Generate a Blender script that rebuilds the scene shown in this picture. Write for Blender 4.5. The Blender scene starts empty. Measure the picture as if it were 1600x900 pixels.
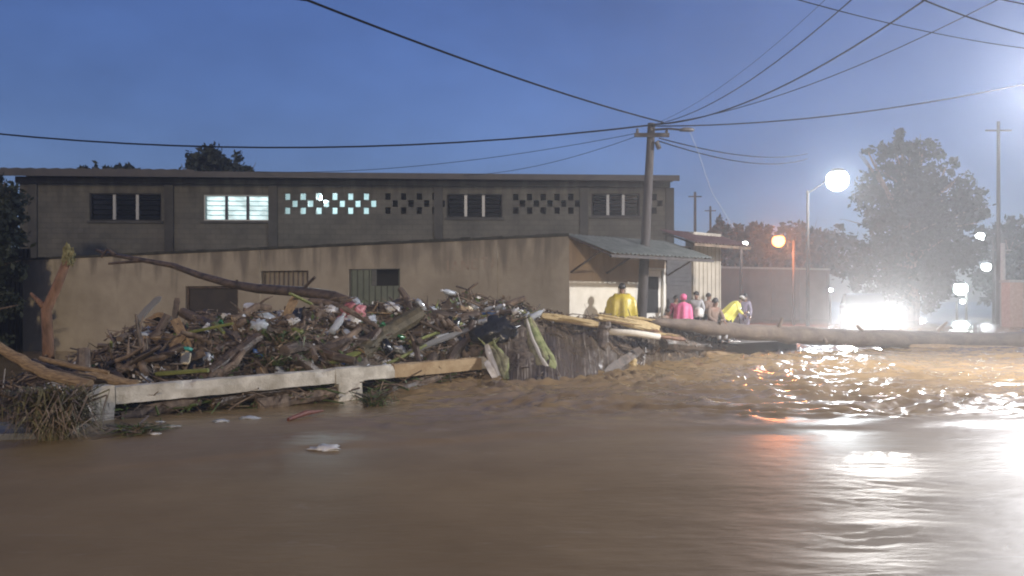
import bpy, bmesh, math, random
import numpy as np
from mathutils import Vector, Matrix, noise as mnoise
from mathutils.bvhtree import BVHTree

random.seed(7)
rng = np.random.default_rng(7)
R = math.radians
sc = bpy.context.scene
C = sc.collection

# ------------------------------------------------------------------ camera
F, HOR, CAMH = 1250.0, 470.0, 1.6
cam_d = bpy.data.cameras.new('camera')
cam = bpy.data.objects.new('camera', cam_d)
C.objects.link(cam)
cam.location = (0, 0, CAMH)
cam.rotation_euler = (R(90), 0, 0)
cam_d.sensor_width = 36
cam_d.lens = 36 * F / 1600
cam_d.shift_y = (HOR - 450) / 1600
cam_d.clip_start = 0.05
cam_d.clip_end = 2000
sc.camera = cam

# ------------------------------------------------------------------ sky, sun, exposure
SUN_EL, SUN_ROT = 17, 178          # the sun lamp stands in for warm street light behind the camera
w = bpy.data.worlds.new('World'); sc.world = w; w.use_nodes = True
nt = w.node_tree; nt.nodes.clear()
sky = nt.nodes.new('ShaderNodeTexSky'); sky.sky_type = 'NISHITA'; sky.sun_disc = False
sky.sun_elevation = R(SUN_EL); sky.sun_rotation = R(SUN_ROT)
sky.air_density = 1.3; sky.dust_density = 0.7; sky.ozone_density = 2.5
tint = nt.nodes.new('ShaderNodeMix'); tint.data_type = 'RGBA'; tint.blend_type = 'MULTIPLY'
tint.inputs[0].default_value = 1.0
tint.inputs[7].default_value = (0.78, 0.92, 1.68, 1)
bg = nt.nodes.new('ShaderNodeBackground'); bg.inputs[1].default_value = 0.05
wo = nt.nodes.new('ShaderNodeOutputWorld')
wtc = nt.nodes.new('ShaderNodeTexCoord'); wmp = nt.nodes.new('ShaderNodeMapping'); wmp.inputs['Scale'].default_value = (1, 1, 2.2)
wn = nt.nodes.new('ShaderNodeTexNoise'); wn.inputs['Scale'].default_value = 3.2; wn.inputs['Detail'].default_value = 7; wn.inputs['Roughness'].default_value = 0.6
wr = nt.nodes.new('ShaderNodeMapRange'); wr.inputs[1].default_value = 0.3; wr.inputs[2].default_value = 0.7; wr.inputs[3].default_value = 0.82; wr.inputs[4].default_value = 1.14
wm = nt.nodes.new('ShaderNodeMix'); wm.data_type = 'RGBA'; wm.blend_type = 'MULTIPLY'; wm.inputs[0].default_value = 1.0
nt.links.new(wtc.outputs['Generated'], wmp.inputs[0]); nt.links.new(wmp.outputs[0], wn.inputs['Vector']); nt.links.new(wn.outputs[0], wr.inputs[0])
nt.links.new(sky.outputs[0], wm.inputs[6]); nt.links.new(wr.outputs[0], wm.inputs[7])
nt.links.new(wm.outputs[2], tint.inputs[6]); nt.links.new(tint.outputs[2], bg.inputs[0]); nt.links.new(bg.outputs[0], wo.inputs[0])

sun_d = bpy.data.lights.new('sun', 'SUN'); sun = bpy.data.objects.new('sun', sun_d); C.objects.link(sun)
sun_d.energy = 1.35; sun_d.angle = R(3); sun_d.color = (1.0, 0.80, 0.54)
sdir = Vector((0.03, math.cos(R(SUN_EL)), -math.sin(R(SUN_EL))))
sun.rotation_euler = sdir.to_track_quat('-Z', 'Y').to_euler()
sun.location = (0, -20, 20)

sc.view_settings.view_transform = 'Standard'; sc.view_settings.look = 'None'
sc.view_settings.exposure = 0.0; sc.view_settings.gamma = 1.0
sc.render.engine = 'CYCLES'
cy = sc.cycles
cy.use_denoising = True
cy.filter_width = 2.0
cy.max_bounces = 5; cy.diffuse_bounces = 2; cy.glossy_bounces = 3; cy.transmission_bounces = 3
cy.volume_bounces = 0; cy.transparent_max_bounces = 6
cy.sample_clamp_indirect = 6.0
cy.caustics_reflective = False; cy.caustics_refractive = False


# ------------------------------------------------------------------ helpers
def P(px, py, d):
    """world point seen at photo pixel (px, py), d metres ahead"""
    return Vector(((px - 800) / F * d, d, CAMH + (HOR - py) / F * d))


def col4(c): return (c[0], c[1], c[2], 1)


def mat(name, c1, c2=None, rough=0.7, scale=4.0, bump=0.0, bscale=None, metal=0.0, spec=0.5, coord='Object', stretch=None, detail=5.0):
    m = bpy.data.materials.new(name); m.use_nodes = True
    t = m.node_tree; b = t.nodes['Principled BSDF']
    b.inputs['Roughness'].default_value = rough; b.inputs['Metallic'].default_value = metal
    b.inputs['Specular IOR Level'].default_value = spec
    b.inputs['Base Color'].default_value = col4(c1)
    tc = t.nodes.new('ShaderNodeTexCoord'); src = tc.outputs[coord]
    if stretch:
        mp = t.nodes.new('ShaderNodeMapping'); mp.inputs['Scale'].default_value = stretch
        t.links.new(src, mp.inputs[0]); src = mp.outputs[0]
    if c2:
        n = t.nodes.new('ShaderNodeTexNoise'); n.inputs['Scale'].default_value = scale; n.inputs['Detail'].default_value = detail
        n.inputs['Roughness'].default_value = 0.65
        t.links.new(src, n.inputs['Vector'])
        r = t.nodes.new('ShaderNodeValToRGB')
        r.color_ramp.elements[0].position = 0.35; r.color_ramp.elements[1].position = 0.68
        r.color_ramp.elements[0].color = col4(c1); r.color_ramp.elements[1].color = col4(c2)
        t.links.new(n.outputs[0], r.inputs[0]); t.links.new(r.outputs[0], b.inputs['Base Color'])
    if bump:
        n2 = t.nodes.new('ShaderNodeTexNoise'); n2.inputs['Scale'].default_value = bscale or scale * 3; n2.inputs['Detail'].default_value = 6
        t.links.new(src, n2.inputs['Vector'])
        bp = t.nodes.new('ShaderNodeBump'); bp.inputs['Strength'].default_value = bump; bp.inputs['Distance'].default_value = 0.02
        t.links.new(n2.outputs[0], bp.inputs['Height']); t.links.new(bp.outputs[0], b.inputs['Normal'])
    return m


def emat(name, c, s):
    m = bpy.data.materials.new(name); m.use_nodes = True
    t = m.node_tree; t.nodes.clear()
    e = t.nodes.new('ShaderNodeEmission'); e.inputs[0].default_value = col4(c); e.inputs[1].default_value = s
    o = t.nodes.new('ShaderNodeOutputMaterial'); t.links.new(e.outputs[0], o.inputs[0])
    return m


def tag(o, label=None, cat=None, group=None, kind=None):
    if label: o['label'] = label
    if cat: o['category'] = cat
    if group: o['group'] = group
    if kind: o['kind'] = kind
    return o


def empty(name, loc=(0, 0, 0), rz=0.0, label=None, cat=None, group=None):
    o = bpy.data.objects.new(name, None); C.objects.link(o)
    o.location = loc; o.rotation_euler = (0, 0, rz); o.empty_display_size = 0.2
    return tag(o, label, cat, group)


class MB:
    def __init__(s): s.v = []; s.f = []; s.mi = []

    def add(s, vs, fs, mi=0):
        k = len(s.v); s.v += [tuple(x) for x in vs]
        s.f += [tuple(i + k for i in q) for q in fs]; s.mi += [mi] * len(fs)
        return s

    def box(s, lo, hi, M=None, mi=0):
        x0, y0, z0 = lo; x1, y1, z1 = hi
        vs = [Vector(p) for p in ((x0, y0, z0), (x1, y0, z0), (x1, y1, z0), (x0, y1, z0), (x0, y0, z1), (x1, y0, z1), (x1, y1, z1), (x0, y1, z1))]
        if M: vs = [M @ p for p in vs]
        return s.add(vs, [(0, 3, 2, 1), (4, 5, 6, 7), (0, 1, 5, 4), (1, 2, 6, 5), (2, 3, 7, 6), (3, 0, 4, 7)], mi)

    def tube(s, pts, rad, n=6, mi=0, wob=0.0, hollow=False):
        pts = [Vector(p) for p in pts]
        if not isinstance(rad, (list, tuple)): rad = [rad] * len(pts)
        vs = []; fs = []
        a = None
        for i, p in enumerate(pts):
            d = (pts[min(i + 1, len(pts) - 1)] - pts[max(i - 1, 0)]).normalized()
            if a is None:
                a = d.cross(Vector((0, 0, 1)))
                if a.length < 0.05: a = d.cross(Vector((1, 0, 0)))
            else: a = a - d * a.dot(d)
            a.normalize(); b = d.cross(a).normalized()
            for k in range(n):
                th = 2 * math.pi * k / n
                rr = rad[i] * (1 + (random.uniform(-wob, wob) if wob else 0))
                vs.append(p + a * (math.cos(th) * rr) + b * (math.sin(th) * rr))
        for i in range(len(pts) - 1):
            for k in range(n):
                fs.append((i * n + k, i * n + (k + 1) % n, (i + 1) * n + (k + 1) % n, (i + 1) * n + k))
        if not hollow:
            fs.append(tuple(range(n - 1, -1, -1))); fs.append(tuple(range((len(pts) - 1) * n, len(pts) * n)))
        return s.add(vs, fs, mi)

    def lathe(s, prof, n=12, M=None, mi=0, cap=True):
        vs = []; fs = []
        for r, z in prof:
            for k in range(n):
                th = 2 * math.pi * k / n; v = Vector((r * math.cos(th), r * math.sin(th), z))
                vs.append(M @ v if M else v)
        for i in range(len(prof) - 1):
            for k in range(n):
                fs.append((i * n + k, i * n + (k + 1) % n, (i + 1) * n + (k + 1) % n, (i + 1) * n + k))
        if cap:
            fs.append(tuple(range(n - 1, -1, -1))); fs.append(tuple(range((len(prof) - 1) * n, len(prof) * n)))
        return s.add(vs, fs, mi)

    def build(s, name, mats, parent=None, smooth=False, bevel=0.0):
        me = bpy.data.meshes.new(name); me.from_pydata(s.v, [], s.f)
        ms = mats if isinstance(mats, (list, tuple)) else [mats]
        for m in ms: me.materials.append(m)
        if len(ms) > 1: me.polygons.foreach_set('material_index', s.mi)
        if smooth: me.polygons.foreach_set('use_smooth', [True] * len(me.polygons))
        me.update()
        o = bpy.data.objects.new(name, me); C.objects.link(o)
        if parent: o.parent = parent
        if bevel:
            b = o.modifiers.new('bevel', 'BEVEL'); b.width = bevel; b.segments = 2; b.limit_method = 'ANGLE'
        return o


def copy_tree(o, parent=None):
    c = o.copy(); C.objects.link(c); c.parent = parent
    for ch in list(o.children): copy_tree(ch, c)
    return c


def place_at_base(o, base):
    """move a thing's origin to its base while the mesh stays in place"""
    base = Vector(base)
    o.data.transform(Matrix.Translation(-base)); o.location = base
    return o


def mesh_np(name, V, Fq, m, parent=None, smooth=False):
    me = bpy.data.meshes.new(name)
    n, k = Fq.shape
    me.vertices.add(len(V)); me.vertices.foreach_set('co', np.asarray(V, np.float32).ravel())
    me.loops.add(n * k); me.loops.foreach_set('vertex_index', np.asarray(Fq, np.int32).ravel())
    me.polygons.add(n); me.polygons.foreach_set('loop_start', np.arange(0, n * k, k, dtype=np.int32))
    try: me.polygons.foreach_set('loop_total', np.full(n, k, np.int32))
    except Exception: pass
    me.materials.append(m)
    if smooth: me.polygons.foreach_set('use_smooth', np.ones(n, bool))
    me.update(calc_edges=True); me.validate()
    o = bpy.data.objects.new(name, me); C.objects.link(o)
    if parent: o.parent = parent
    return o


_perm = rng.permutation(256); _perm = np.concatenate([_perm, _perm])
_ang = rng.random(256) * 2 * np.pi


def pn(x, y):
    x = np.asarray(x, float); y = np.asarray(y, float)
    xi = np.floor(x).astype(int); yi = np.floor(y).astype(int); xf = x - xi; yf = y - yi
    xi &= 255; yi &= 255
    def g(ix, iy, dx, dy):
        a = _ang[_perm[(_perm[ix & 255] + iy) & 255]]
        return np.cos(a) * dx + np.sin(a) * dy
    u = xf ** 3 * (xf * (xf * 6 - 15) + 10); v = yf ** 3 * (yf * (yf * 6 - 15) + 10)
    a = g(xi, yi, xf, yf) * (1 - u) + g(xi + 1, yi, xf - 1, yf) * u
    b = g(xi, yi + 1, xf, yf - 1) * (1 - u) + g(xi + 1, yi + 1, xf - 1, yf - 1) * u
    return (a * (1 - v) + b * v) * 1.5


def fbm(x, y, o=4):
    r = 0; a = 1.0
    for i in range(o):
        r = r + a * pn(x * 2 ** i + 17.3 * i, y * 2 ** i + 5.1 * i); a *= 0.5
    return r


# ------------------------------------------------------------------ materials
M_ground = mat('earth', (0.05, 0.038, 0.026), (0.08, 0.06, 0.04), 0.9, 0.5)
M_concrete = mat('bare_concrete', (0.17, 0.165, 0.15), (0.26, 0.25, 0.23), 0.85, 1.2, 0.3, 25)
M_rail = mat('worn_white_paint', (0.34, 0.30, 0.225), (0.74, 0.69, 0.57), 0.8, 2.6, 0.5, 30, detail=9)
M_raw = mat('ochre_paint', (0.33, 0.22, 0.11), (0.46, 0.34, 0.19), 0.85, 4, 0.4, 30)
M_roofsheet = mat('dark_roof_sheet', (0.03, 0.03, 0.035), (0.055, 0.05, 0.05), 0.6, 2)
M_frame = mat('window_frame_metal', (0.25, 0.26, 0.27), None, 0.45, metal=0.3)
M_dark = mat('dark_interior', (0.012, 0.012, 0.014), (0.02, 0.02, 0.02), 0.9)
M_glass = mat('dark_glass', (0.01, 0.012, 0.016), None, 0.15, spec=0.6)
M_bark = mat('bark', (0.07, 0.05, 0.035), (0.26, 0.19, 0.13), 0.85, 6, 0.7, 25, stretch=(1, 1, 0.3))
M_wet = mat('wet_bark', (0.035, 0.026, 0.018), (0.15, 0.105, 0.07), 0.45, 7, 0.7, 30)
M_wood = mat('split_wood', (0.15, 0.095, 0.05), (0.42, 0.29, 0.15), 0.7, 9, 0.5, 40, stretch=(1, 6, 6))
M_yel = mat('fresh_split_wood', (0.33, 0.225, 0.09), (0.62, 0.48, 0.24), 0.7, 9, 0.5, 30, stretch=(1, 8, 8))
M_orange = mat('peeled_wood', (0.11, 0.06, 0.036), (0.31, 0.17, 0.098), 0.75, 7, 0.8, 30, stretch=(1, 1, 0.35))
M_leaf = mat('leaf', (0.02, 0.035, 0.014), (0.045, 0.07, 0.025), 0.6, 1.5)
M_leafd = mat('dark_leaf', (0.012, 0.018, 0.010), (0.025, 0.035, 0.016), 0.7, 1.5)
M_leafg = mat('green_leaf', (0.05, 0.085, 0.02), (0.11, 0.15, 0.04), 0.5, 3)
M_stem = mat('banana_stem', (0.16, 0.19, 0.06), (0.48, 0.47, 0.22), 0.4, 5, 0.3, 20, stretch=(1, 1, 0.25))
M_stem2 = mat('browned_stem', (0.10, 0.085, 0.04), (0.36, 0.32, 0.17), 0.5, 6, 0.4, 20, stretch=(1, 1, 0.2))
M_lime = mat('lime_green', (0.13, 0.15, 0.035), (0.27, 0.28, 0.08), 0.5, 8)
M_white = mat('white_plastic', (0.38, 0.36, 0.32), (0.82, 0.81, 0.78), 0.4, 7, 0.3, 12)
M_clear = mat('cloudy_plastic', (0.35, 0.38, 0.40), (0.55, 0.58, 0.6), 0.18, 6)
M_pink = mat('pink_plastic', (0.34, 0.10, 0.11), (0.66, 0.27, 0.28), 0.45, 6, 0.2, 12)
M_red = mat('red_plastic', (0.11, 0.03, 0.018), (0.20, 0.055, 0.03), 0.6, 9)
M_black = mat('black_plastic', (0.008, 0.009, 0.011), (0.02, 0.02, 0.025), 0.25, 5, 0.5, 9)
M_green = mat('green_plastic', (0.03, 0.15, 0.06), (0.06, 0.25, 0.1), 0.25, 6)
M_teal = mat('teal_plastic', (0.04, 0.34, 0.26), None, 0.4)
M_cream = mat('cream_plastic', (0.62, 0.52, 0.34), (0.72, 0.62, 0.42), 0.5, 6)
M_blue = mat('blue_plastic', (0.04, 0.10, 0.28), (0.06, 0.16, 0.36), 0.35, 6)
M_peach = mat('orange_plastic', (0.62, 0.30, 0.12), (0.72, 0.42, 0.2), 0.45, 6)
M_mud = mat('mud_and_litter', (0.04, 0.03, 0.02), (0.18, 0.13, 0.085), 0.55, 9, 1.0, 30)
M_twig = mat('twig', (0.05, 0.036, 0.025), (0.34, 0.25, 0.165), 0.4, 1.4)
M_pole = mat('weathered_pole', (0.035, 0.03, 0.03), (0.07, 0.06, 0.055), 0.8, 5, 0.4, 20, stretch=(1, 1, 0.2))
M_cpole = mat('concrete_pole', (0.26, 0.25, 0.24), (0.34, 0.33, 0.31), 0.8, 3)
M_cable = mat('black_cable', (0.006, 0.006, 0.009), None, 0.9, spec=0.1)
M_pcable = mat('grey_cable', (0.3, 0.32, 0.35), None, 0.5)
M_skin = mat('skin', (0.22, 0.12, 0.075), None, 0.55)
M_hair = mat('hair', (0.012, 0.009, 0.008), None, 0.5)
M_rain = mat('yellow_raincoat', (0.44, 0.33, 0.03), (0.62, 0.50, 0.07), 0.35, 5, 0.3, 9)
M_rain2 = mat('lemon_raincoat', (0.72, 0.68, 0.10), (0.82, 0.78, 0.18), 0.35, 5, 0.3, 9)
M_shoe = mat('dark_shoe', (0.02, 0.02, 0.02), None, 0.6)
M_pants = mat('dark_trousers', (0.03, 0.032, 0.045), (0.05, 0.05, 0.06), 0.8, 8)
M_awn = mat('grey_awning_sheet', (0.09, 0.10, 0.092), (0.16, 0.17, 0.155), 0.7, 3, spec=0.3)
M_redroof = mat('rust_red_sheet', (0.07, 0.035, 0.033), (0.12, 0.065, 0.06), 0.6, 3)
M_shutter = mat('grey_shutter', (0.06, 0.056, 0.058), (0.09, 0.085, 0.085), 0.6, 3)
M_beige = mat('beige_wall', (0.38, 0.34, 0.28), (0.48, 0.44, 0.37), 0.85, 2)
M_cream_w = mat('cream_wall', (0.58, 0.53, 0.43), (0.70, 0.65, 0.55), 0.85, 2)
M_doorw = mat('white_door', (0.60, 0.58, 0.53), (0.7, 0.68, 0.62), 0.6, 3)
M_farwall = mat('pink_grey_wall', (0.11, 0.085, 0.075), (0.16, 0.125, 0.11), 0.9, 0.8)
M_asphalt = mat('wet_paving', (0.10, 0.10, 0.09), (0.16, 0.155, 0.14), 0.5, 3, 0.3, 30)
M_tyre = mat('tyre', (0.015, 0.015, 0.015), None, 0.9)
M_car = mat('dark_car_paint', (0.02, 0.022, 0.028), None, 0.25, metal=0.3)
M_chrome = mat('chrome', (0.5, 0.5, 0.5), None, 0.2, metal=1.0)
M_grey = mat('grey_cloth', (0.30, 0.30, 0.31), (0.42, 0.42, 0.43), 0.9, 8)
M_brownc = mat('brown_cloth', (0.16, 0.11, 0.085), (0.24, 0.17, 0.13), 0.9, 8)
M_pinkc = mat('pink_raincoat', (0.62, 0.10, 0.24), (0.75, 0.18, 0.34), 0.5, 8)
M_mauve = mat('mauve_cloth', (0.22, 0.18, 0.27), (0.34, 0.31, 0.38), 0.9, 8)


def wall_mat(name, c1, c2, stain, top_z, blocks=False, drip=1.0):
    """plaster or block wall: blotches, run-down stains with a shape of their own, block joints as relief"""
    m = mat(name, c1, c2, 0.88, 0.9, 0.35, 22)
    t = m.node_tree; b = t.nodes['Principled BSDF']
    src = b.inputs['Base Color'].links[0].from_socket
    tc = t.nodes.new('ShaderNodeTexCoord'); sep = t.nodes.new('ShaderNodeSeparateXYZ')
    t.links.new(tc.outputs['Object'], sep.inputs[0])
    mp = t.nodes.new('ShaderNodeMapping'); mp.inputs['Scale'].default_value = (1.5, 1.5, 0.22)
    t.links.new(tc.outputs['Object'], mp.inputs[0])
    n = t.nodes.new('ShaderNodeTexNoise'); n.inputs['Scale'].default_value = 1.5; n.inputs['Detail'].default_value = 6
    t.links.new(mp.outputs[0], n.inputs['Vector'])
    mr = t.nodes.new('ShaderNodeMapRange'); mr.inputs[1].default_value = top_z - 1.5; mr.inputs[2].default_value = top_z
    mr.inputs[3].default_value = -0.16; mr.inputs[4].default_value = 0.14
    t.links.new(sep.outputs[2], mr.inputs[0])
    ad = t.nodes.new('ShaderNodeMath'); ad.operation = 'ADD'
    t.links.new(n.outputs[0], ad.inputs[0]); t.links.new(mr.outputs[0], ad.inputs[1])
    r = t.nodes.new('ShaderNodeMapRange'); r.inputs[1].default_value = 0.50; r.inputs[2].default_value = 0.66
    r.inputs[4].default_value = drip; t.links.new(ad.outputs[0], r.inputs[0])
    mx = t.nodes.new('ShaderNodeMix'); mx.data_type = 'RGBA'
    t.links.new(r.outputs[0], mx.inputs[0]); t.links.new(src, mx.inputs[6]); mx.inputs[7].default_value = col4(stain)
    t.links.new(mx.outputs[2], b.inputs['Base Color'])
    if blocks:
        cmb = t.nodes.new('ShaderNodeCombineXYZ'); t.links.new(sep.outputs[0], cmb.inputs[0]); t.links.new(sep.outputs[2], cmb.inputs[1])
        br = t.nodes.new('ShaderNodeTexBrick'); br.inputs['Scale'].default_value = 1.0
        br.inputs['Brick Width'].default_value = 0.4; br.inputs['Row Height'].default_value = 0.2; br.inputs['Mortar Size'].default_value = 0.014
        br.inputs['Color1'].default_value = (1, 1, 1, 1); br.inputs['Color2'].default_value = (.86, .86, .86, 1); br.inputs['Mortar'].default_value = (.7, .7, .7, 1)
        t.links.new(cmb.outputs[0], br.inputs['Vector'])
        m2 = t.nodes.new('ShaderNodeMix'); m2.data_type = 'RGBA'; m2.blend_type = 'MULTIPLY'; m2.inputs[0].default_value = 1
        t.links.new(mx.outputs[2], m2.inputs[6]); t.links.new(br.outputs[0], m2.inputs[7]); t.links.new(m2.outputs[2], b.inputs['Base Color'])
    return m


M_block = wall_mat('grey_blockwork', (0.072, 0.071, 0.062), (0.125, 0.119, 0.10), (0.03, 0.03, 0.028), 6.3, True, 0.6)
M_wall = wall_mat('stained_tan_plaster', (0.27, 0.235, 0.175), (0.38, 0.335, 0.255), (0.11, 0.095, 0.074), 3.25, False, 0.7)
M_tan2 = wall_mat('tan_brown_plaster', (0.33, 0.25, 0.175), (0.40, 0.31, 0.22), (0.16, 0.12, 0.09), 3.3, False, 0.5)

# ------------------------------------------------------------------ ground and water
g = MB(); g.add([(-700, -60, -0.9), (700, -60, -0.9), (700, 1500, -0.9), (-700, 1500, -0.9)], [(0, 1, 2, 3)])
tag(g.build('ground', M_ground), kind='structure')

EX = np.array([-30, -4.65, -2.1, 0.8, 3.5, 6.7, 40]); EY = np.array([6.4, 7.3, 8.7, 9.7, 10.1, 10.4, 11.5])


def water_height(x, y):
    e = y - np.interp(x, EX, EY) - 0.25 * pn(x * 0.35, y * 0.1 + 3) - 0.05 * pn(x * 1.7, y * 0.7)
    step = 1 / (1 + np.exp(-np.clip(e / 0.07, -40, 40)))
    rough = np.clip(e / 1.2, 0, 1) * np.clip((x + 3.6) / 3.6, 0.12, 1) * np.clip((60 - y) / 20, 0.15, 1)
    fx = x * 0.55 + 0.25 * y
    z = -0.03 + 0.065 * step * np.clip((x + 6) / 5, 0.35, 1)
    z = z - 0.13 * np.exp(-(((x + 2.6) / 2.6) ** 2 + ((y - 13.4) / 1.7) ** 2)) * np.clip(e, 0, 1)
    wx, wy = x + 0.5 * pn(x * .7, y * .7 + 9), y + 0.35 * pn(x * .6 + 4, y * .9)
    am = 0.7 + 0.9 * np.clip(pn(x * .22 + 3, y * .33) + .35, 0, 1)
    r1 = (1 - np.abs(pn(wx * .55 + .3 * wy, wy * 1.25))) ** 2; r2 = (1 - np.abs(pn(wx * 1.3 - .5 * wy, wy * 3.1 + 7))) ** 2; r3 = (1 - np.abs(pn(wx * 3.1 + wy, wy * 7.3))) ** 2
    z = z + rough * am * (0.10 * (r1 - .55) + 0.055 * (r2 - .55) + 0.026 * (r3 - .55) + 0.012 * pn(x * 7 + y, y * 15.0))
    z = z + 0.10 * np.exp(-(((x - 1.6 - .6 * (y - 15.8)) / 2.4) ** 2 + ((y - 16.0) / 1.5) ** 2)) * np.clip(e, 0, 1) * (r2 + r3 - 1.0)
    near = np.clip((x + 5) / 7, .35, 1)
    z = z + (1 - step) * near * (0.006 * pn(x * 1.1, y * 2.5) + 0.0045 * (1 - np.abs(pn(wx * 2.1 + y, wy * 5.5))) + 0.002 * pn(x * 6, y * 15)) + 0.012 * pn(x * .3, y * .5)
    return z


xs = np.concatenate([[-600, -200, -90, -50, -35], np.arange(-25, -8, 0.25), np.arange(-8, 13, 0.055), np.arange(13, 32, 0.14), [34, 40, 55, 90, 200, 600]])
ys = [1.5]
while ys[-1] < 60: ys.append(ys[-1] + max(0.035, ys[-1] * 0.0052))
ys = np.array(ys + [66, 75, 90, 120, 200, 400, 1200])
XX, YY = np.meshgrid(xs, ys)
ZZ = water_height(XX, YY)
nx, ny = len(xs), len(ys)
V = np.stack([XX.ravel(), YY.ravel(), ZZ.ravel()], 1)
ii = (np.arange(ny - 1)[:, None] * nx + np.arange(nx - 1)[None, :]).ravel()
Fq = np.stack([ii, ii + 1, ii + 1 + nx, ii + nx], 1)
M_water = mat('brown_flood_water', (0.23, 0.152, 0.07), (0.30, 0.204, 0.10), 0.24, 0.55, spec=0.28)
t = M_water.node_tree; b = t.nodes['Principled BSDF']; b.inputs['IOR'].default_value = 1.33
tc = t.nodes.new('ShaderNodeTexCoord'); last = None
# the near sheet is shallow and pitted by rain, the current beyond it runs glassier
sp = t.nodes.new('ShaderNodeSeparateXYZ'); t.links.new(tc.outputs['Object'], sp.inputs[0])
mr = t.nodes.new('ShaderNodeMapRange'); mr.inputs[1].default_value = 7.0; mr.inputs[2].default_value = 13.0; mr.inputs[3].default_value = 0.5; mr.inputs[4].default_value = 0.16
t.links.new(sp.outputs[1], mr.inputs[0]); t.links.new(mr.outputs[0], b.inputs['Roughness'])
mr2 = t.nodes.new('ShaderNodeMapRange'); mr2.inputs[1].default_value = 7.0; mr2.inputs[2].default_value = 13.0; mr2.inputs[3].default_value = 0.16; mr2.inputs[4].default_value = 0.8
t.links.new(sp.outputs[1], mr2.inputs[0]); t.links.new(mr2.outputs[0], b.inputs['Specular IOR Level'])
for sx, sy, st, dist in ((3.0, 9.0, 0.30, 0.02), (11.0, 30.0, 0.22, 0.008)):
    mp = t.nodes.new('ShaderNodeMapping'); mp.inputs['Scale'].default_value = (sx, sy, 1); mp.inputs['Rotation'].default_value = (0, 0, R(8))
    t.links.new(tc.outputs['Object'], mp.inputs[0])
    n = t.nodes.new('ShaderNodeTexNoise'); n.inputs['Scale'].default_value = 1; n.inputs['Detail'].default_value = 4; n.inputs['Distortion'].default_value = 0.6
    t.links.new(mp.outputs[0], n.inputs['Vector'])
    bp = t.nodes.new('ShaderNodeBump'); bp.inputs['Strength'].default_value = st; bp.inputs['Distance'].default_value = dist
    t.links.new(n.outputs[0], bp.inputs['Height'])
    if last: t.links.new(last, bp.inputs['Normal'])
    last = bp.outputs[0]
t.links.new(last, b.inputs['Normal'])
src = b.inputs['Base Color'].links[0].from_socket        # drifting scum and foam threads, drawn out by the current
mp = t.nodes.new('ShaderNodeMapping'); mp.inputs['Scale'].default_value = (.8, 3.4, 1); mp.inputs['Rotation'].default_value = (0, 0, R(6)); t.links.new(tc.outputs['Object'], mp.inputs[0])
n = t.nodes.new('ShaderNodeTexNoise'); n.inputs['Scale'].default_value = 1.6; n.inputs['Detail'].default_value = 9; n.inputs['Roughness'].default_value = .7; n.inputs['Distortion'].default_value = 1.2; t.links.new(mp.outputs[0], n.inputs['Vector'])
mr = t.nodes.new('ShaderNodeMapRange'); mr.inputs[1].default_value = .60; mr.inputs[2].default_value = .74; mr.inputs[4].default_value = .55; t.links.new(n.outputs[0], mr.inputs[0])
mx = t.nodes.new('ShaderNodeMix'); mx.data_type = 'RGBA'; t.links.new(mr.outputs[0], mx.inputs[0]); t.links.new(src, mx.inputs[6]); mx.inputs[7].default_value = (.42, .34, .25, 1); t.links.new(mx.outputs[2], b.inputs['Base Color'])
tag(mesh_np('flood_water', V, Fq, M_water, smooth=True), kind='structure')


# ------------------------------------------------------------------ walls with openings
def line_px(A, B, px):
    k = (px - 800) / F
    dx, dy = B[0] - A[0], B[1] - A[1]
    return (k * A[1] - A[0]) / (dx - k * dy)


class Face:
    """vertical plane from A to B; u metres along it, outward side faces the camera"""
    def __init__(s, A, B):
        s.A = Vector((A[0], A[1], 0)); s.B = Vector((B[0], B[1], 0)); s.L = (s.B - s.A).length
        s.d = (s.B - s.A) / s.L; s.n = Vector((s.d.y, -s.d.x, 0)); s.rz = math.atan2(s.d.y, s.d.x)

    def u(s, px): return line_px(s.A, s.B, px) * s.L
    def depth(s, px): return (s.A + s.d * s.u(px)).y
    def z(s, px, py): return CAMH + (HOR - py) / F * s.depth(px)
    def rect(s, x0, y0, x1, y1):
        xm = (x0 + x1) / 2
        return (s.u(x0), s.u(x1), s.z(xm, y1), s.z(xm, y0))


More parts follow.
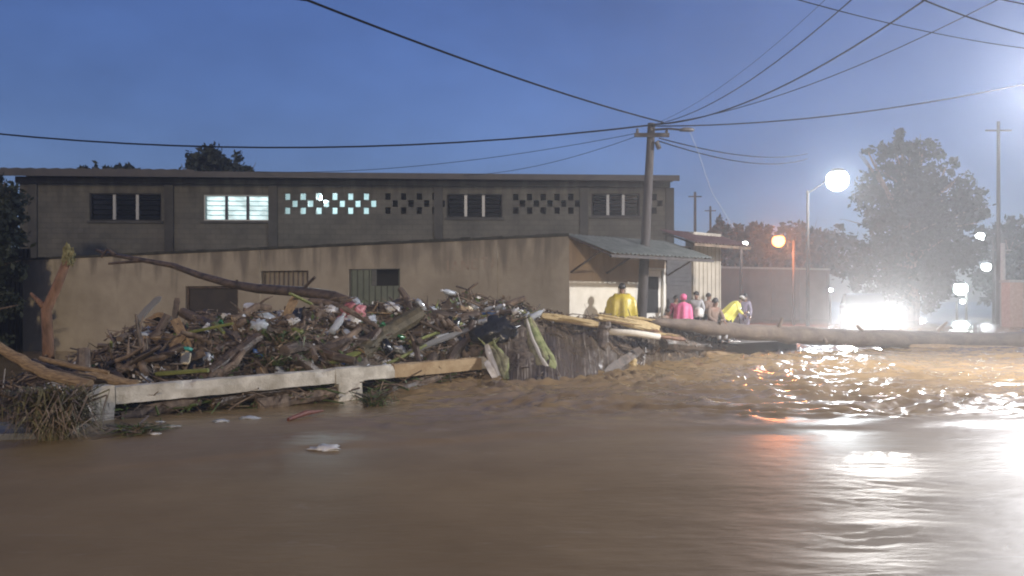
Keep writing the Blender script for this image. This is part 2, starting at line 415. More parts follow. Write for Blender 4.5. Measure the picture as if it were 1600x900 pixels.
def holed(mb, u0, u1, z0, z1, holes, th, ztop=None):
    """front at local y=0, back at y=th; holes are (u0,u1,z0,z1); ztop(u) may slope the top"""
    us = sorted({u0, u1, *[h[0] for h in holes], *[h[1] for h in holes]})
    zs = sorted({z0, z1, *[h[2] for h in holes], *[h[3] for h in holes]})
    us = [u for u in us if u0 <= u <= u1]; zs = [z for z in zs if z0 <= z <= z1]
    idx = {}
    def hol(i, j):
        um, zm = (us[i] + us[i + 1]) / 2, (zs[j] + zs[j + 1]) / 2
        return any(h[0] < um < h[1] and h[2] < zm < h[3] for h in holes)
    def zz(i, j): return ztop(us[i]) if (ztop and j == len(zs) - 1) else zs[j]
    for i in range(len(us) - 1):
        for j in range(len(zs) - 1):
            if hol(i, j): continue
            a, c = us[i], us[i + 1]
            z00, z10, z11, z01 = zz(i, j), zz(i + 1, j), zz(i + 1, j + 1), zz(i, j + 1)
            mb.add([(a, 0, z00), (c, 0, z10), (c, 0, z11), (a, 0, z01)], [(0, 1, 2, 3)])
            mb.add([(a, th, z00), (c, th, z10), (c, th, z11), (a, th, z01)], [(3, 2, 1, 0)])
            for di, dj, q in ((-1, 0, ((a, 0, z00), (a, 0, z01), (a, th, z01), (a, th, z00))), (1, 0, ((c, 0, z10), (c, th, z10), (c, th, z11), (c, 0, z11))),
                              (0, -1, ((a, 0, z00), (a, th, z00), (c, th, z10), (c, 0, z10))), (0, 1, ((a, 0, z01), (c, 0, z11), (c, th, z11), (a, th, z01)))):
                I, J = i + di, j + dj
                if I < 0 or J < 0 or I >= len(us) - 1 or J >= len(zs) - 1 or hol(I, J): mb.add(q, [(0, 1, 2, 3)])
    return mb


# ------------------------------------------------------------------ two-storey block building
BF = Face((-18.9, 30.7), (6.2, 32.0))
ROOFZ = 6.42
M_pil = mat('dark_concrete', (0.035, 0.035, 0.033), (0.07, 0.068, 0.062), 0.85, 1.2, 0.3, 25)
bld = empty('block_building', BF.A, BF.rz, 'long two-storey grey block building with flat dark roof and a lit window', 'building')
wins = [(140, 302, 252, 345), (318, 304, 422, 345), (698, 303, 785, 340), (924, 302, 1000, 338)]
wrect = [BF.rect(*q) for q in wins]
holes = list(wrect)
hole_px = []
for k in range(6):
    x = 449 + 24.6 * k
    hole_px += [(x, 307), (x + 11.5, 318), (x, 329)]
for k in range(4):
    x = 606 + 24.6 * k
    hole_px += [(x, 307), (x + 11.5, 318), (x, 329)]
for k in range(5):
    x = 806 + 21.5 * k
    hole_px += [(x, 308), (x + 10.5, 318), (x, 329)]
hole_px += [(1022, 308), (1022, 329), (1031, 318)]
pil_px = [52, 265, 427, 685, 912, 1046]
for (x, y) in hole_px: holes.append(BF.rect(x - 4.2, y - 5.2, x + 4.2, y + 5.2))
holed(MB(), 0, BF.L, -0.9, ROOFZ - 0.3, holes, 0.2).build('wall', M_block, bld)
for x in pil_px:
    u = BF.u(x); m = MB(); m.box((u - 0.17, -0.09, -0.9), (u + 0.17, -0.002, ROOFZ - 0.31)); m.build('pilaster', M_pil, bld, bevel=0.015)
m = MB(); m.box((-0.1, -0.12, ROOFZ - 0.3), (BF.L + 0.1, 0.35, ROOFZ - 0.06)); m.build('ring_beam', M_block, bld)
m = MB()
prof = []
for k in range(0, 161):
    uu = -0.3 + (BF.L + 0.6) * k / 160
    prof.append((uu, 0.018 * math.sin(k * 2.1) + (0.10 if uu < 6.9 else 0.0)))
for i in range(len(prof) - 1):
    (a, za), (c, zc) = prof[i], prof[i + 1]
    m.add([(a, -0.75, ROOFZ + za - 0.05), (c, -0.75, ROOFZ + zc - 0.05), (c, 7.2, ROOFZ + zc + 0.25), (a, 7.2, ROOFZ + za + 0.25),
           (a, -0.75, ROOFZ + za + 0.06), (c, -0.75, ROOFZ + zc + 0.06), (c, 7.2, ROOFZ + zc + 0.36), (a, 7.2, ROOFZ + za + 0.36)],
          [(0, 3, 2, 1), (4, 5, 6, 7), (0, 1, 5, 4), (2, 3, 7, 6)])
rf = m.build('roof', M_roofsheet, bld)
m = MB(); m.box((-0.3, -0.80, ROOFZ - 0.14), (BF.L + 0.3, -0.76, ROOFZ + 0.08)); m.build('fascia', M_roofsheet, rf)
# rooms behind
M_room = mat('pale_room_wall', (0.55, 0.62, 0.62), (0.65, 0.7, 0.7), 0.9, 2)
m = MB(); m.box((0.05, 0.21, 3.05), (BF.L - 0.05, 6.9, 3.2)); m.build('floor_slab', M_concrete, bld)
m = MB(); m.box((0.0, 6.9, -0.9), (BF.L, 7.1, ROOFZ + 0.2)); m.build('back_wall', M_block, bld)
m = MB(); m.box((0.21, 0.36, ROOFZ - 0.12), (BF.L - 0.21, 6.89, ROOFZ - 0.09)); m.build('ceiling', M_room, bld)
for s in (0.0, BF.L - 0.2):
    m = MB(); m.box((s, 0.2, -0.9), (s + 0.2, 6.899, ROOFZ - 0.06)); m.build('end_wall', M_block, bld)
for x in (268, 596, 688, 912):
    u = BF.u(x); m = MB(); m.box((u - 0.07, 0.205, 3.21), (u + 0.07, 6.89, ROOFZ - 0.07)); m.build('partition', M_room if x in (268, 596) else M_dark, bld)  # near black in the unlit rooms, their shade put into the colour
m = MB(); m.box((BF.u(268) + 0.1, 3.6, 3.21), (BF.u(596) - 0.1, 3.7, ROOFZ - 0.07)); m.build('room_wall', M_room, bld)
M_pane_lit = bpy.data.materials.new('lit_louvre_glass'); M_pane_lit.use_nodes = True
t = M_pane_lit.node_tree; b = t.nodes['Principled BSDF']; b.inputs['Base Color'].default_value = (0.6, 0.7, 0.7, 1); b.inputs['Roughness'].default_value = 0.3
tc = t.nodes.new('ShaderNodeTexCoord'); n = t.nodes.new('ShaderNodeTexNoise'); n.inputs['Scale'].default_value = 2.2; n.inputs['Detail'].default_value = 3
t.links.new(tc.outputs['Object'], n.inputs['Vector'])
mr = t.nodes.new('ShaderNodeMapRange'); mr.inputs[1].default_value = 0.36; mr.inputs[2].default_value = 0.6; mr.inputs[3].default_value = 0.5; mr.inputs[4].default_value = 1.15
t.links.new(n.outputs[0], mr.inputs[0]); b.inputs['Emission Color'].default_value = (0.72, 0.97, 1.0, 1); t.links.new(mr.outputs[0], b.inputs['Emission Strength'])


def window(r, lit):
    u0, u1, z0, z1 = r
    fr = MB(); e = 0.05; y0, y1 = 0.05, 0.12
    for q in ((u0, u0 + e, z0, z1), (u1 - e, u1, z0, z1), (u0 + e, u1 - e, z0, z0 + e), (u0 + e, u1 - e, z1 - e, z1)):
        fr.box((q[0], y0, q[2]), (q[1], y1, q[3]))
    wo_ = fr.build('window', M_dark if not lit else M_frame, bld)
    iu0, iu1 = u0 + e, u1 - e; wd = (iu1 - iu0) / 3
    for k in (1, 2):
        m = MB(); x = iu0 + wd * k; m.box((x - 0.055, 0.03, z0 + e), (x + 0.055, 0.12, z1 - e)); m.build('mullion', M_frame if not lit else M_glass, wo_)
    rows = 5
    for k in range(3):
        for j in range(rows):
            a, c = iu0 + wd * k + 0.058, iu0 + wd * (k + 1) - 0.058
            h = (z1 - z0 - 2 * e) / rows; zb = z0 + e + h * j
            m = MB(); tilt = 0.05 if lit else 0.03
            m.add([(a, 0.07 + tilt, zb + 0.012), (c, 0.07 + tilt, zb + 0.012), (c, 0.07 - tilt * 0.2, zb + h - 0.03), (a, 0.07 - tilt * 0.2, zb + h - 0.03),
                   (a, 0.078 + tilt, zb + 0.012), (c, 0.078 + tilt, zb + 0.012), (c, 0.078 - tilt * 0.2, zb + h - 0.03), (a, 0.078 - tilt * 0.2, zb + h - 0.03)],
                  [(0, 1, 2, 3), (7, 6, 5, 4), (0, 4, 5, 1), (2, 6, 7, 3), (1, 5, 6, 2), (0, 3, 7, 4)])
            m.build('louvre_pane', M_pane_lit if lit else M_glass, wo_)
    m = MB(); m.box((u0 - 0.08, -0.07, z0 - 0.09), (u1 + 0.08, 0.045, z0 - 0.003)); m.build('sill', M_pil, wo_)
    return wo_


for i, r in enumerate(wrect):
    wv = window(r, i == 1)
    if i == 1: wv['label'] = 'brightly lit louvre window'
# bulb in the lit room, hanging from the ceiling
bp_ = BF.A + BF.d * BF.u(503) - BF.n * 0.38; bz = BF.z(503, 309)
blb = empty('ceiling_bulb', (bp_.x, bp_.y, bz), BF.rz, 'glowing white bulb hanging behind the pierced blocks of the building', 'light bulb')
m = MB(); m.lathe([(0.03, 0.2), (0.06, 0.17), (0.14, 0.08), (0.17, 0.0), (0.13, -0.11), (0.01, -0.16)], 14)
m.build('glass_bulb', emat('bulb_glow', (0.75, 0.95, 1.0), 60), blb, smooth=True)
m = MB(); m.tube([(0, 0, 0.19), (0, 0, ROOFZ - 0.1 - bz)], 0.008, 5); m.build('flex', M_cable, blb)
ld = bpy.data.lights.new('bulb_light', 'POINT'); ld.energy = 300; ld.color = (0.72, 0.95, 1.0); ld.shadow_soft_size = 0.1
lo = bpy.data.objects.new('bulb_light', ld); C.objects.link(lo); lo.parent = blb; lo.location = (0.1, 0.55, -0.05)

# ------------------------------------------------------------------ yard wall along the channel
CW = (1.5, 21.0)
WF = Face((-15.9, 26.0), CW)
yw = empty('yard_wall', WF.A, WF.rz, 'long stained tan plaster yard wall behind the debris heap', 'wall')
zt0, zt1 = CAMH + (HOR - 407) / F * 26.0, CAMH + (HOR - 369) / F * 21.0
ztop = lambda u: zt0 + (zt1 - zt0) * u / WF.L
r_open = WF.rect(290, 447, 372, 492); r_gate = WF.rect(545, 420, 625, 540); r_bar = WF.rect(408, 423, 482, 447)
r_gate = (r_gate[0], r_gate[1], -0.5, r_gate[3])
holed(MB(), 0, WF.L, -0.9, 3.2, [r_open, r_gate, r_bar], 0.2, ztop).build('wall_panel', M_wall, yw)
m = MB(); N = 60
for i in range(N):
    a, c = WF.L * i / N, WF.L * (i + 1) / N
    za, zc = ztop(a) + 0.004, ztop(c) + 0.004
    j = random.uniform(-.012, .02)
    m.add([(a, -0.03, za), (c, -0.03, zc), (c, 0.23, zc), (a, 0.23, za), (a, -0.03, za + 0.07 + j), (c, -0.03, zc + 0.07 + j), (c, 0.23, zc + 0.07 + j), (a, 0.23, za + 0.07 + j)],
          [(0, 3, 2, 1), (4, 5, 6, 7), (0, 1, 5, 4), (1, 2, 6, 5), (2, 3, 7, 6), (3, 0, 4, 7)])
m.build('coping', mat('mossy_coping', (0.02, 0.02, 0.017), (0.06, 0.058, 0.045), 0.9, 3), yw)
for px in (405, 775):
    m = MB(); u = WF.u(px); m.box((u - 0.05, -0.035, -0.5), (u + 0.05, -0.002, ztop(u) - 0.02)); m.build('pilaster', M_wall, yw)
op = MB(); op.box((r_open[0], 0.12, r_open[2]), (r_open[1], 0.16, r_open[3])); wob = op.build('opening_shade', mat('dark_opening_fill', (0.035, 0.03, 0.027), (0.06, 0.05, 0.04), .8, 3), yw)  # panel filling the dark opening, its shade put into the colour
m = MB()
for q in ((r_open[0] + .01, r_open[0] + .07), (r_open[1] - .07, r_open[1] - .01)): m.box((q[0], 0.06, r_open[2]), (q[1], 0.118, r_open[3]))
m.box((r_open[0] + .07, 0.06, r_open[3] - .07), (r_open[1] - .07, 0.118, r_open[3] - .01)); m.build('opening_frame', M_wet, wob)
# green metal gate, a gap at its top corner
ga = MB(); gu0, gu1, gz0, gz1 = r_gate
gmid = gz1 - 0.48
ga.box((gu0 + 0.03, 0.08, gz0 + 0.1), (gu1 - 0.03, 0.11, gmid)); ga.box((gu0 + 0.03, 0.08, gmid), (gu0 + (gu1 - gu0) * 0.42, 0.11, gz1 - 0.03))
M_gatebar = mat('gate_bar_metal', (0.07, 0.08, 0.06), (0.11, 0.12, 0.09), 0.6, 3)
gate = ga.build('gate_leaf', mat('grey_green_metal', (0.12, 0.14, 0.105), (0.17, 0.19, 0.14), 0.6, 2.5), yw)
m = MB()
for k in range(9):
    u = gu0 + 0.05 + (gu1 - gu0 - 0.1) * k / 8; m.box((u - 0.015, 0.05, gz0 + 0.1), (u + 0.015, 0.078, gz1 - 0.03 if k < 4 or k > 7 else gmid))
m.build('gate_bar', M_gatebar, gate)
m = MB(); m.box((gu0 + (gu1 - gu0) * 0.43, 0.4, gmid - .1), (gu1, 0.45, gz1)); m.build('gap_shade_panel', M_dark, gate)  # near-black panel behind the gap, standing in for the shade there
br_ = MB(); br_.box((r_bar[0], 0.15, r_bar[2]), (r_bar[1], 0.17, r_bar[3])); barw = br_.build('vent_window', mat('dim_shutter', (0.22, 0.19, 0.14), (0.28, 0.24, 0.18), .8, 3), yw)
for k in range(10):
    u = r_bar[0] + (r_bar[1] - r_bar[0]) * (k + .5) / 10
    m = MB(); m.tube([(u, 0.06, r_bar[2]), (u, 0.06, r_bar[3])], 0.013, 6); m.build('bar', M_bark, barw)
# faded red paint strokes on the plaster (illegible lettering)
M_graf = mat('faded_red_paint', (0.30, 0.225, 0.17), (0.34, 0.295, 0.225), 0.9, 7.0)
gm = MB()
def stroke(pts, wd=0.05):
    pts = [(WF.u(x), WF.z(x, y)) for x, y in pts]
    for (a, za), (c, zc) in zip(pts, pts[1:]):
        l = math.hypot(c - a, zc - za); nx_, nz_ = -(zc - za) / l * wd / 2, (c - a) / l * wd / 2
        gm.add([(a + nx_, -0.004, za + nz_), (a - nx_, -0.004, za - nz_), (c - nx_, -0.004, zc - nz_), (c + nx_, -0.004, zc + nz_)], [(0, 1, 2, 3)])
stroke([(700, 407), (700, 423)]); stroke([(707, 423), (711, 408), (716, 422)]); stroke([(722, 422), (722, 407), (732, 421), (732, 406)])
stroke([(746, 405), (738, 407), (738, 420), (746, 419)]); stroke([(752, 404), (762, 403)]); stroke([(757, 404), (757, 419)]); stroke([(768, 418), (771, 403), (776, 417)])
gm.build('faded_lettering', M_graf, yw)

# ------------------------------------------------------------------ dark sheet fence added to black out the view past the wall's far end
SFN = Face((-27.0, 27.5), (-15.95, 26.6)); sfn = empty('blackout_fence', SFN.A, SFN.rz, 'added dark corrugated sheet fence blacking out the view past the yard wall', 'fence')
M_dsheet = mat('blackout_sheet', (0.012, 0.012, 0.014), (0.03, 0.028, 0.03), 0.8, 2, spec=0.2)
for k in range(12):
    m = MB(); u0 = .92 * k; hgt = 3.3 + random.uniform(-.1, .1)
    for i in range(24):
        a, c = u0 + .9 * i / 24, u0 + .9 * (i + 1) / 24; ya, yc = .02 * math.sin(i * 1.57), .02 * math.sin((i + 1) * 1.57)
        m.add([(a, ya, -.5), (c, yc, -.5), (c, yc, hgt), (a, ya, hgt), (a, ya + .006, -.5), (c, yc + .006, -.5), (c, yc + .006, hgt), (a, ya + .006, hgt)], [(0, 1, 2, 3), (7, 6, 5, 4), (2, 6, 7, 3)])
    m.build('sheet', M_dsheet, sfn)
    m = MB(); m.box((u0 - .05, .04, -.5), (u0 + .04, .14, 3.4)); m.build('fence_post', M_pole, sfn)

# ------------------------------------------------------------------ shop front past the corner
DW = (CW[0] + 0.77 * 6.6, CW[1] + 0.64 * 6.6)
SF = Face(CW, DW)
shop = empty('corner_shop', SF.A, SF.rz, 'low shop front with cream base, white door and grey shutter by the pole', 'building')
ud0, ud1 = SF.u(1003), SF.u(1036); us0, us1 = SF.u(1041), SF.u(1081); ub1 = SF.u(1124)
zsw = 3.28; zcr = SF.z(940, 440)
m = MB(); holed(m, 0.003, us0 - .02, zcr, zsw, [(ud0, ud1, zcr - 1, 2.5)], 0.2); m.build('upper_wall', M_tan2, shop)
m = MB(); holed(m, 0.003, us0 - .02, -0.9, zcr - 0.002, [(ud0, ud1, 0.36, zcr + 1)], 0.2); m.v = [(a, b - 0.012, c) for a, b, c in m.v]; m.build('painted_base', M_cream_w, shop)
m = MB(); m.box((ud0 + .02, 0.06, 0.36), (ud1 - .02, 0.1, 2.48)); dr = m.build('door', M_doorw, shop)
m = MB(); m.box((ud0 + .2, 0.045, 1.25), (ud1 - .16, 0.058, 2.3)); m.build('door_glass', M_dark, dr)
m = MB(); m.tube([(ud1 - .1, 0.02, 1.25), (ud1 - .1, 0.02, 1.42)], 0.014, 6); m.build('handle', M_chrome, dr)
m = MB()
for q in ((ud0 - .07, ud0 + .018), (ud1 - .018, ud1 + .07)): m.box((q[0], -0.035, 0.36), (q[1], 0.05, 2.55))
m.box((ud0 + .018, -0.035, 2.485), (ud1 - .018, 0.05, 2.55)); m.build('door_frame', M_doorw, dr)
n = 22
m = MB(); m.box((us0, 0.02, 0.36), (us1, 0.05, 3.2)); sh_ = m.build('shutter', M_shutter, shop)
for k in range(n):
    z = 0.40 + k * 2.8 / n
    m = MB(); m.box((us0 + .02, -0.005, z), (us1 - .02, 0.018, z + 0.105)); m.build('slat', M_shutter, sh_)
m = MB(); m.box((us1 + .01, -0.06, -0.9), (ub1, 0.25, SF.z(1100, 364))); bwl = m.build('side_wall', M_beige, shop)
for k in range(7):
    u = us1 + .08 + (ub1 - us1 - .16) * k / 6
    m = MB(); m.box((u - .022, -0.085, 0.36), (u + .022, -0.062, SF.z(1100, 366))); m.build('sheet_rib', M_beige, bwl)
m = MB(); m.box((us0 - .02, 0.06, -0.9), (us1 + .01, 0.25, 3.25)); m.build('shutter_lintel', M_tan2, shop)
# grey corrugated awning, sloping out from the wall top
def corr(mb, u0, u1, y0, z0, y1, z1, pitch=0.16, amp=0.022, th=0.012):
    k = int((u1 - u0) / pitch * 4)
    for i in range(k):
        a, c = u0 + (u1 - u0) * i / k, u0 + (u1 - u0) * (i + 1) / k
        za, zc = amp * math.sin(i * math.pi / 2), amp * math.sin((i + 1) * math.pi / 2)
        mb.add([(a, y0, z0 + za), (c, y0, z0 + zc), (c, y1, z1 + zc), (a, y1, z1 + za), (a, y0, z0 + za - th), (c, y0, z0 + zc - th), (c, y1, z1 + zc - th), (a, y1, z1 + za - th)],
               [(0, 1, 2, 3), (7, 6, 5, 4), (3, 2, 6, 7), (0, 4, 5, 1)])
awn = empty('awning', SF.A, SF.rz, 'grey corrugated sheet awning sloping over the shop door on wooden struts', 'awning')
corr(mb := MB(), -0.02, 4.1, 0.1, 3.36, -1.55, 2.80)
mb.build('sheet', M_awn, awn, smooth=False)
m = MB(); m.box((-0.05, -1.56, 2.68), (4.12, -1.50, 2.755)); m.build('front_beam', M_pole, awn)
for u in (0.0, 1.35, 2.75, 4.05):
    m = MB(); m.tube([(u, 0.0, 3.28), (u, -1.5, 2.74)], 0.035, 6); m.build('rafter', M_wet, awn)
for u in (0.04, 1.4, 4.0):
    m = MB(); m.tube([(u, -0.02, 2.35), (u + .03, -1.1, 2.86)], 0.028, 6); m.build('strut', M_wet, awn)
rr_ = empty('red_awning', SF.A, SF.rz, 'rust red corrugated awning above the grey shutter', 'awning')
corr(mb := MB(), 4.0, 6.75, 0.3, 3.72, -1.0, 3.28); mb.build('sheet', M_redroof, rr_)
m = MB(); m.box((4.0, -0.99, 3.17), (6.75, -0.93, 3.245)); m.build('front_beam', M_bark, rr_)
for u in (4.1, 5.4, 6.65):
    m = MB(); m.tube([(u, 0.25, 3.63), (u, -0.95, 3.225)], 0.03, 6); m.build('rafter', M_wet, rr_)
# pavement in front
m = MB(); m.box((-1.2, -1.45, -0.9), (8.6, 0.0, 0.35)); pv = m.build('pavement', M_ground, bevel=0.02)
pv.location = SF.A; pv.rotation_euler = (0, 0, SF.rz); tag(pv, kind='structure')

# ------------------------------------------------------------------ bridge rail
R0, R1 = Vector((-5.63, 10.5, 0)), Vector((-0.53, 16.5, 0))
RF = Face(R0, R1); RT = 0.45
rail = empty('bridge_rail', RF.A, RF.rz, 'low white painted concrete bridge rail holding back the debris', 'railing')
def rough_box(lo, hi, nseg, amp, seed):
    m = MB(); x0, y0, z0 = lo; x1, y1, z1 = hi
    prof = [(y0, z0), (y0, (z0 + z1) / 2), (y0 + .012, z1 - .012), ((y0 + y1) / 2, z1), (y1 - .012, z1 - .012), (y1, z0)]
    k = len(prof); vs = []; fs = []
    for i in range(nseg + 1):
        x = x0 + (x1 - x0) * i / nseg
        for j, (y, z) in enumerate(prof):
            nv = mnoise.noise_vector(Vector((x * 5 + seed, y * 7, z * 7))) * amp
            chip = max(0, mnoise.noise(Vector((x * 2.5 + seed * 3, j * .6, 2))) - .22) * 0.12 if j in (2, 4) else 0
            vs.append((x + nv.x * (0 < i < nseg), y + nv.y + (chip if j == 2 else -chip), z + nv.z - chip))
    for i in range(nseg):
        for j in range(k): fs.append((i * k + j, i * k + (j + 1) % k, (i + 1) * k + (j + 1) % k, (i + 1) * k + j))
    fs.append(tuple(range(k))); fs.append(tuple(range((nseg + 1) * k - 1, nseg * k - 1, -1)))
    return m.add(vs, fs)
def along(px): return RF.u(px)
uA, uB = along(190), along(617)
e1 = along(760)
rough_box((0.42, 0, RT - 0.25), (uB, 0.24, RT - 0.01), 60, 0.012, 1).build('beam', M_rail, rail)
rb = rough_box((uB + 0.004, 0.004, RT - 0.26), (e1 - .14, 0.236, RT - 0.008), 24, 0.010, 5).build('bare_beam', M_raw, rail); rb['label'] = 'unpainted ochre end of the rail beam'
rough_box((e1 - .135, 0.0, RT - 0.25), (e1 + .04, 0.24, RT - 0.005), 6, 0.010, 8).build('beam_end', M_rail, rail)
def post(u0, u1, zb, zt, seed):
    m = rough_box((zb, 0, 0), (zt, u1 - u0, 0.28), 14, 0.014, seed)
    m.v = [(u0 + b, -0.015 + c, a) for a, b, c in m.v]
    return m.build('post', M_rail, rail)
post(-0.02, 0.40, -0.5, RT + 0.01, 3); post(along(527) + .02, along(565), -0.7, RT - 0.252, 6)
m = rough_box((along(527) - .03, -0.012, RT - .27), (along(565) + .04, .25, RT + .004), 6, 0.01, 9); m.build('post_head', M_rail, rail)

# ------------------------------------------------------------------ debris heap (mud and litter mass)
nb = Vector((-RF.d.y, RF.d.x, 0))
def fo(t, off=0.42): return RF.A + RF.d * (e1 * t) + nb * off + Vector((0, 0, -0.35))
pairs = [(P(-30, 612, 11.3), Vector((-8.2, 10.3, -.35))), (P(40, 592, 11.8), Vector((-7.2, 10.5, -.35))), (P(130, 560, 12.5), fo(0)), (P(220, 532, 13.5), fo(.15)), (P(300, 500, 14.2), fo(.3)), (P(430, 487, 15.2), fo(.5)),
         (P(560, 482, 16.5), fo(.7)), (P(670, 480, 17.3), fo(.85)), (P(755, 468, 18), fo(1.0, .3)), (P(835, 482, 18.3), P(800, 605, 15.2)),
         (P(880, 497, 18.6), P(880, 603, 15.5)), (P(960, 497, 19.5), P(945, 590, 17.2)), (P(1040, 507, 21), P(1020, 575, 20)),
         (P(1120, 524, 23), P(1120, 560, 22.8)), (P(1200, 545, 26.5), P(1190, 556, 24.8))]
NU, NV = 300, 60
cr = np.array([list(a) for a, _ in pairs]); ft = np.array([list(b) for _, b in pairs])
uk = np.arange(len(pairs)); ug = np.linspace(0, len(pairs) - 1, NU)
def smooth_interp(a):
    o = np.stack([np.interp(ug, uk, a[:, k]) for k in range(3)], 1)
    ker = np.hanning(15); ker /= ker.sum()
    return np.stack([np.convolve(np.pad(o[:, k], 7, 'edge'), ker, 'valid') for k in range(3)], 1)
crs, fts = smooth_interp(cr), smooth_interp(ft)
back = np.array([-0.35, 1.0, 0]); back /= np.linalg.norm(back)
PT = np.zeros((NU, NV, 3))
vv = np.linspace(0, 1.45, NV)
for j, v in enumerate(vv):
    if v <= 1:
        p = fts + (crs - fts) * v; p[:, 2] = fts[:, 2] + (crs[:, 2] - fts[:, 2]) * v ** (0.58 + 0.45 * np.exp(-((ug - 10.2) / 1.5) ** 4))
    else:
        q = (v - 1) / 0.45
        p = crs + back * (q * 2.2); p[:, 2] = crs[:, 2] - (crs[:, 2] + 0.5) * q ** 1.6
    PT[:, j] = p
nz = 0.22 * fbm(PT[:, :, 0] * 1.5, PT[:, :, 1] * 1.5, 4) + 0.05 * pn(PT[:, :, 0] * 9, PT[:, :, 1] * 9)
edge = np.minimum(1, np.minimum(vv / 0.15, 1.0))[None, :] * np.clip((np.arange(NU) / 30), 0, 1)[:, None]
calm = 1 - 0.85 * np.exp(-((ug - 9.8) / 1.3) ** 2)[:, None]
PT[:, :, 2] += nz * edge * calm
VV = PT.reshape(-1, 3)
ii = (np.arange(NU - 1)[:, None] * NV + np.arange(NV - 1)[None, :]).ravel()
FQ = np.stack([ii, ii + NV, ii + NV + 1, ii + 1], 1)
heap = mesh_np('debris_heap', VV, FQ, M_mud, smooth=True)
tag(heap, 'dark heap of mud and rotting litter piled behind the white rail', 'debris', kind='stuff')
bvh = BVHTree.FromPolygons([Vector(v) for v in VV], [tuple(int(k) for k in q) for q in FQ])
camv = Vector((0, 0, CAMH))
def hit(px, py, fall=16.0):
    d = Vector(((px - 800) / F, 1, (HOR - py) / F)).normalized()
    loc, nrm, _, _ = bvh.ray_cast(camv, d)
    if loc is None: return P(px, py, fall), Vector((0, -0.6, 0.8))
    if nrm.z < 0: nrm = -nrm
    return loc, nrm
def surf(u, v):
    i = min(NU - 2, max(0, int(u / (len(pairs) - 1) * (NU - 1)))); j = int(np.interp(v, vv, np.arange(NV)))
    j = min(NV - 2, j)
    p = Vector(PT[i, j]); n_ = (Vector(PT[i + 1, j]) - p).cross(Vector(PT[i, j + 1]) - p).normalized()
    return p, (n_ if n_.z > 0 else -n_)

# fine litter: twigs and leaves, far too many to count
def sticks(name, N, mats, lab, lmin, lmax, rmin, rmax, urange, vrange, up=0.4):
    m = MB()
    for i in range(N):
        u_, v_ = random.uniform(*urange), random.uniform(*vrange)
        if 8.25 < u_ < 11.6 and v_ < .8 and random.random() < .93: continue
        p, n_ = surf(u_, v_)
        L = random.uniform(lmin, lmax); r = random.uniform(rmin, rmax)
        d = Vector((random.gauss(0, 1), random.gauss(0, 1), random.gauss(0, up))); d = (d - n_ * d.dot(n_) * .7).normalized()
        a = p + n_ * random.uniform(-0.02, 0.09) - d * L / 2
        bend = Vector((random.gauss(0, .08), random.gauss(0, .08), random.gauss(0, .08))) * L
        m.tube([a, a + d * L * .5 + bend, a + d * L], [r, r * .85, r * .5], 4, mi=random.randrange(len(mats)))
    return tag(m.build(name, mats), lab, 'debris', kind='stuff')
sticks('twig_litter', 2600, [M_twig, M_wet, M_bark], 'countless brown twigs and sticks matted over the debris heap', 0.15, 0.8, 0.006, 0.022, (0.6, 13.2), (0.06, 1.12))
def leaves(name, N, m, size, urange, vrange, lab, seed):
    r = np.random.default_rng(seed); V_ = []; 
    for i in range(N):
        u_, v_ = r.uniform(*urange), r.uniform(*vrange)
        if 8.25 < u_ < 11.6 and v_ < .8: v_ = r.uniform(.8, 1.05)
        p, n_ = surf(u_, v_)
        a = Vector(r.normal(size=3)); a = (a - n_ * a.dot(n_) * .6).normalized(); b_ = a.cross(n_ + Vector(r.normal(size=3)) * .6).normalized()
        L = size * r.uniform(.5, 1.5); W = L * r.uniform(.25, .6); c_ = p + n_ * r.uniform(0, .09)
        V_ += [c_ - a * L / 2, c_ + b_ * W / 2 + n_ * .01, c_ + a * L / 2, c_ - b_ * W / 2 - n_ * .015]
    return tag(mesh_np(name, np.array([list(v) for v in V_]), np.arange(4 * N).reshape(N, 4), m), lab, 'debris', kind='stuff')
leaves('dead_leaf_litter', 2600, M_twig, 0.10, (0.6, 13), (0.03, 1.1), 'loose dead brown leaves scattered over the debris heap', 3)
leaves('green_leaf_litter', 900, M_leafg, 0.11, (3.6, 9), (0.05, 1.0), 'torn green leaves strewn over the debris heap', 4)
leaves('pale_scrap_litter', 260, M_white, 0.075, (1.5, 9.5), (0.1, 1.0), 'small pale paper and plastic scraps strewn over the debris heap', 5)
leaves('grey_scrap_litter', 300, M_clear, 0.09, (2.5, 8.5), (0.1, 1.0), 'small grey plastic film scraps strewn over the debris heap', 6)

# water spilling over the heap
U0, U1 = 8.15, 12.2
ci = [i for i in range(NU) if U0 <= ug[i] <= U1]; cj = list(range(0, int(np.interp(0.95, vv, np.arange(NV)))))
sub = 4
cu = np.linspace(ci[0], ci[-1], len(ci) * sub); cv = np.linspace(0, cj[-1], len(cj) * 2)
def bil(a, b):
    i = np.clip(a.astype(int), 0, NU - 2); j = np.clip(b.astype(int), 0, NV - 2); fa = (a - i)[..., None]; fb = (b - j)[..., None]
    return (PT[i, j] * (1 - fa) + PT[i + 1, j] * fa) * (1 - fb) + (PT[i, j + 1] * (1 - fa) + PT[i + 1, j + 1] * fa) * fb
A_, B_ = np.meshgrid(cu, cv, indexing='ij'); W_ = bil(A_, B_)
uu_ = (A_ / (NU - 1) * (len(pairs) - 1)); vn = B_ / NV
flow = 0.12 * pn(uu_ * 1.3, vn * 1.2) + 0.03 * pn(uu_ * 7 + .5 * vn, vn * 2) + 0.012 * pn(uu_ * 24 + vn * 3, vn * 3) - 0.25 * np.clip((8.6 - uu_) / .45, 0, 1)
W_[:, :, 2] += 0.035 + flow - 0.10 * np.clip((vn - .42) * 5, 0, 1); W_[:, :, 1] -= 0.05
nu_, nv_ = W_.shape[:2]
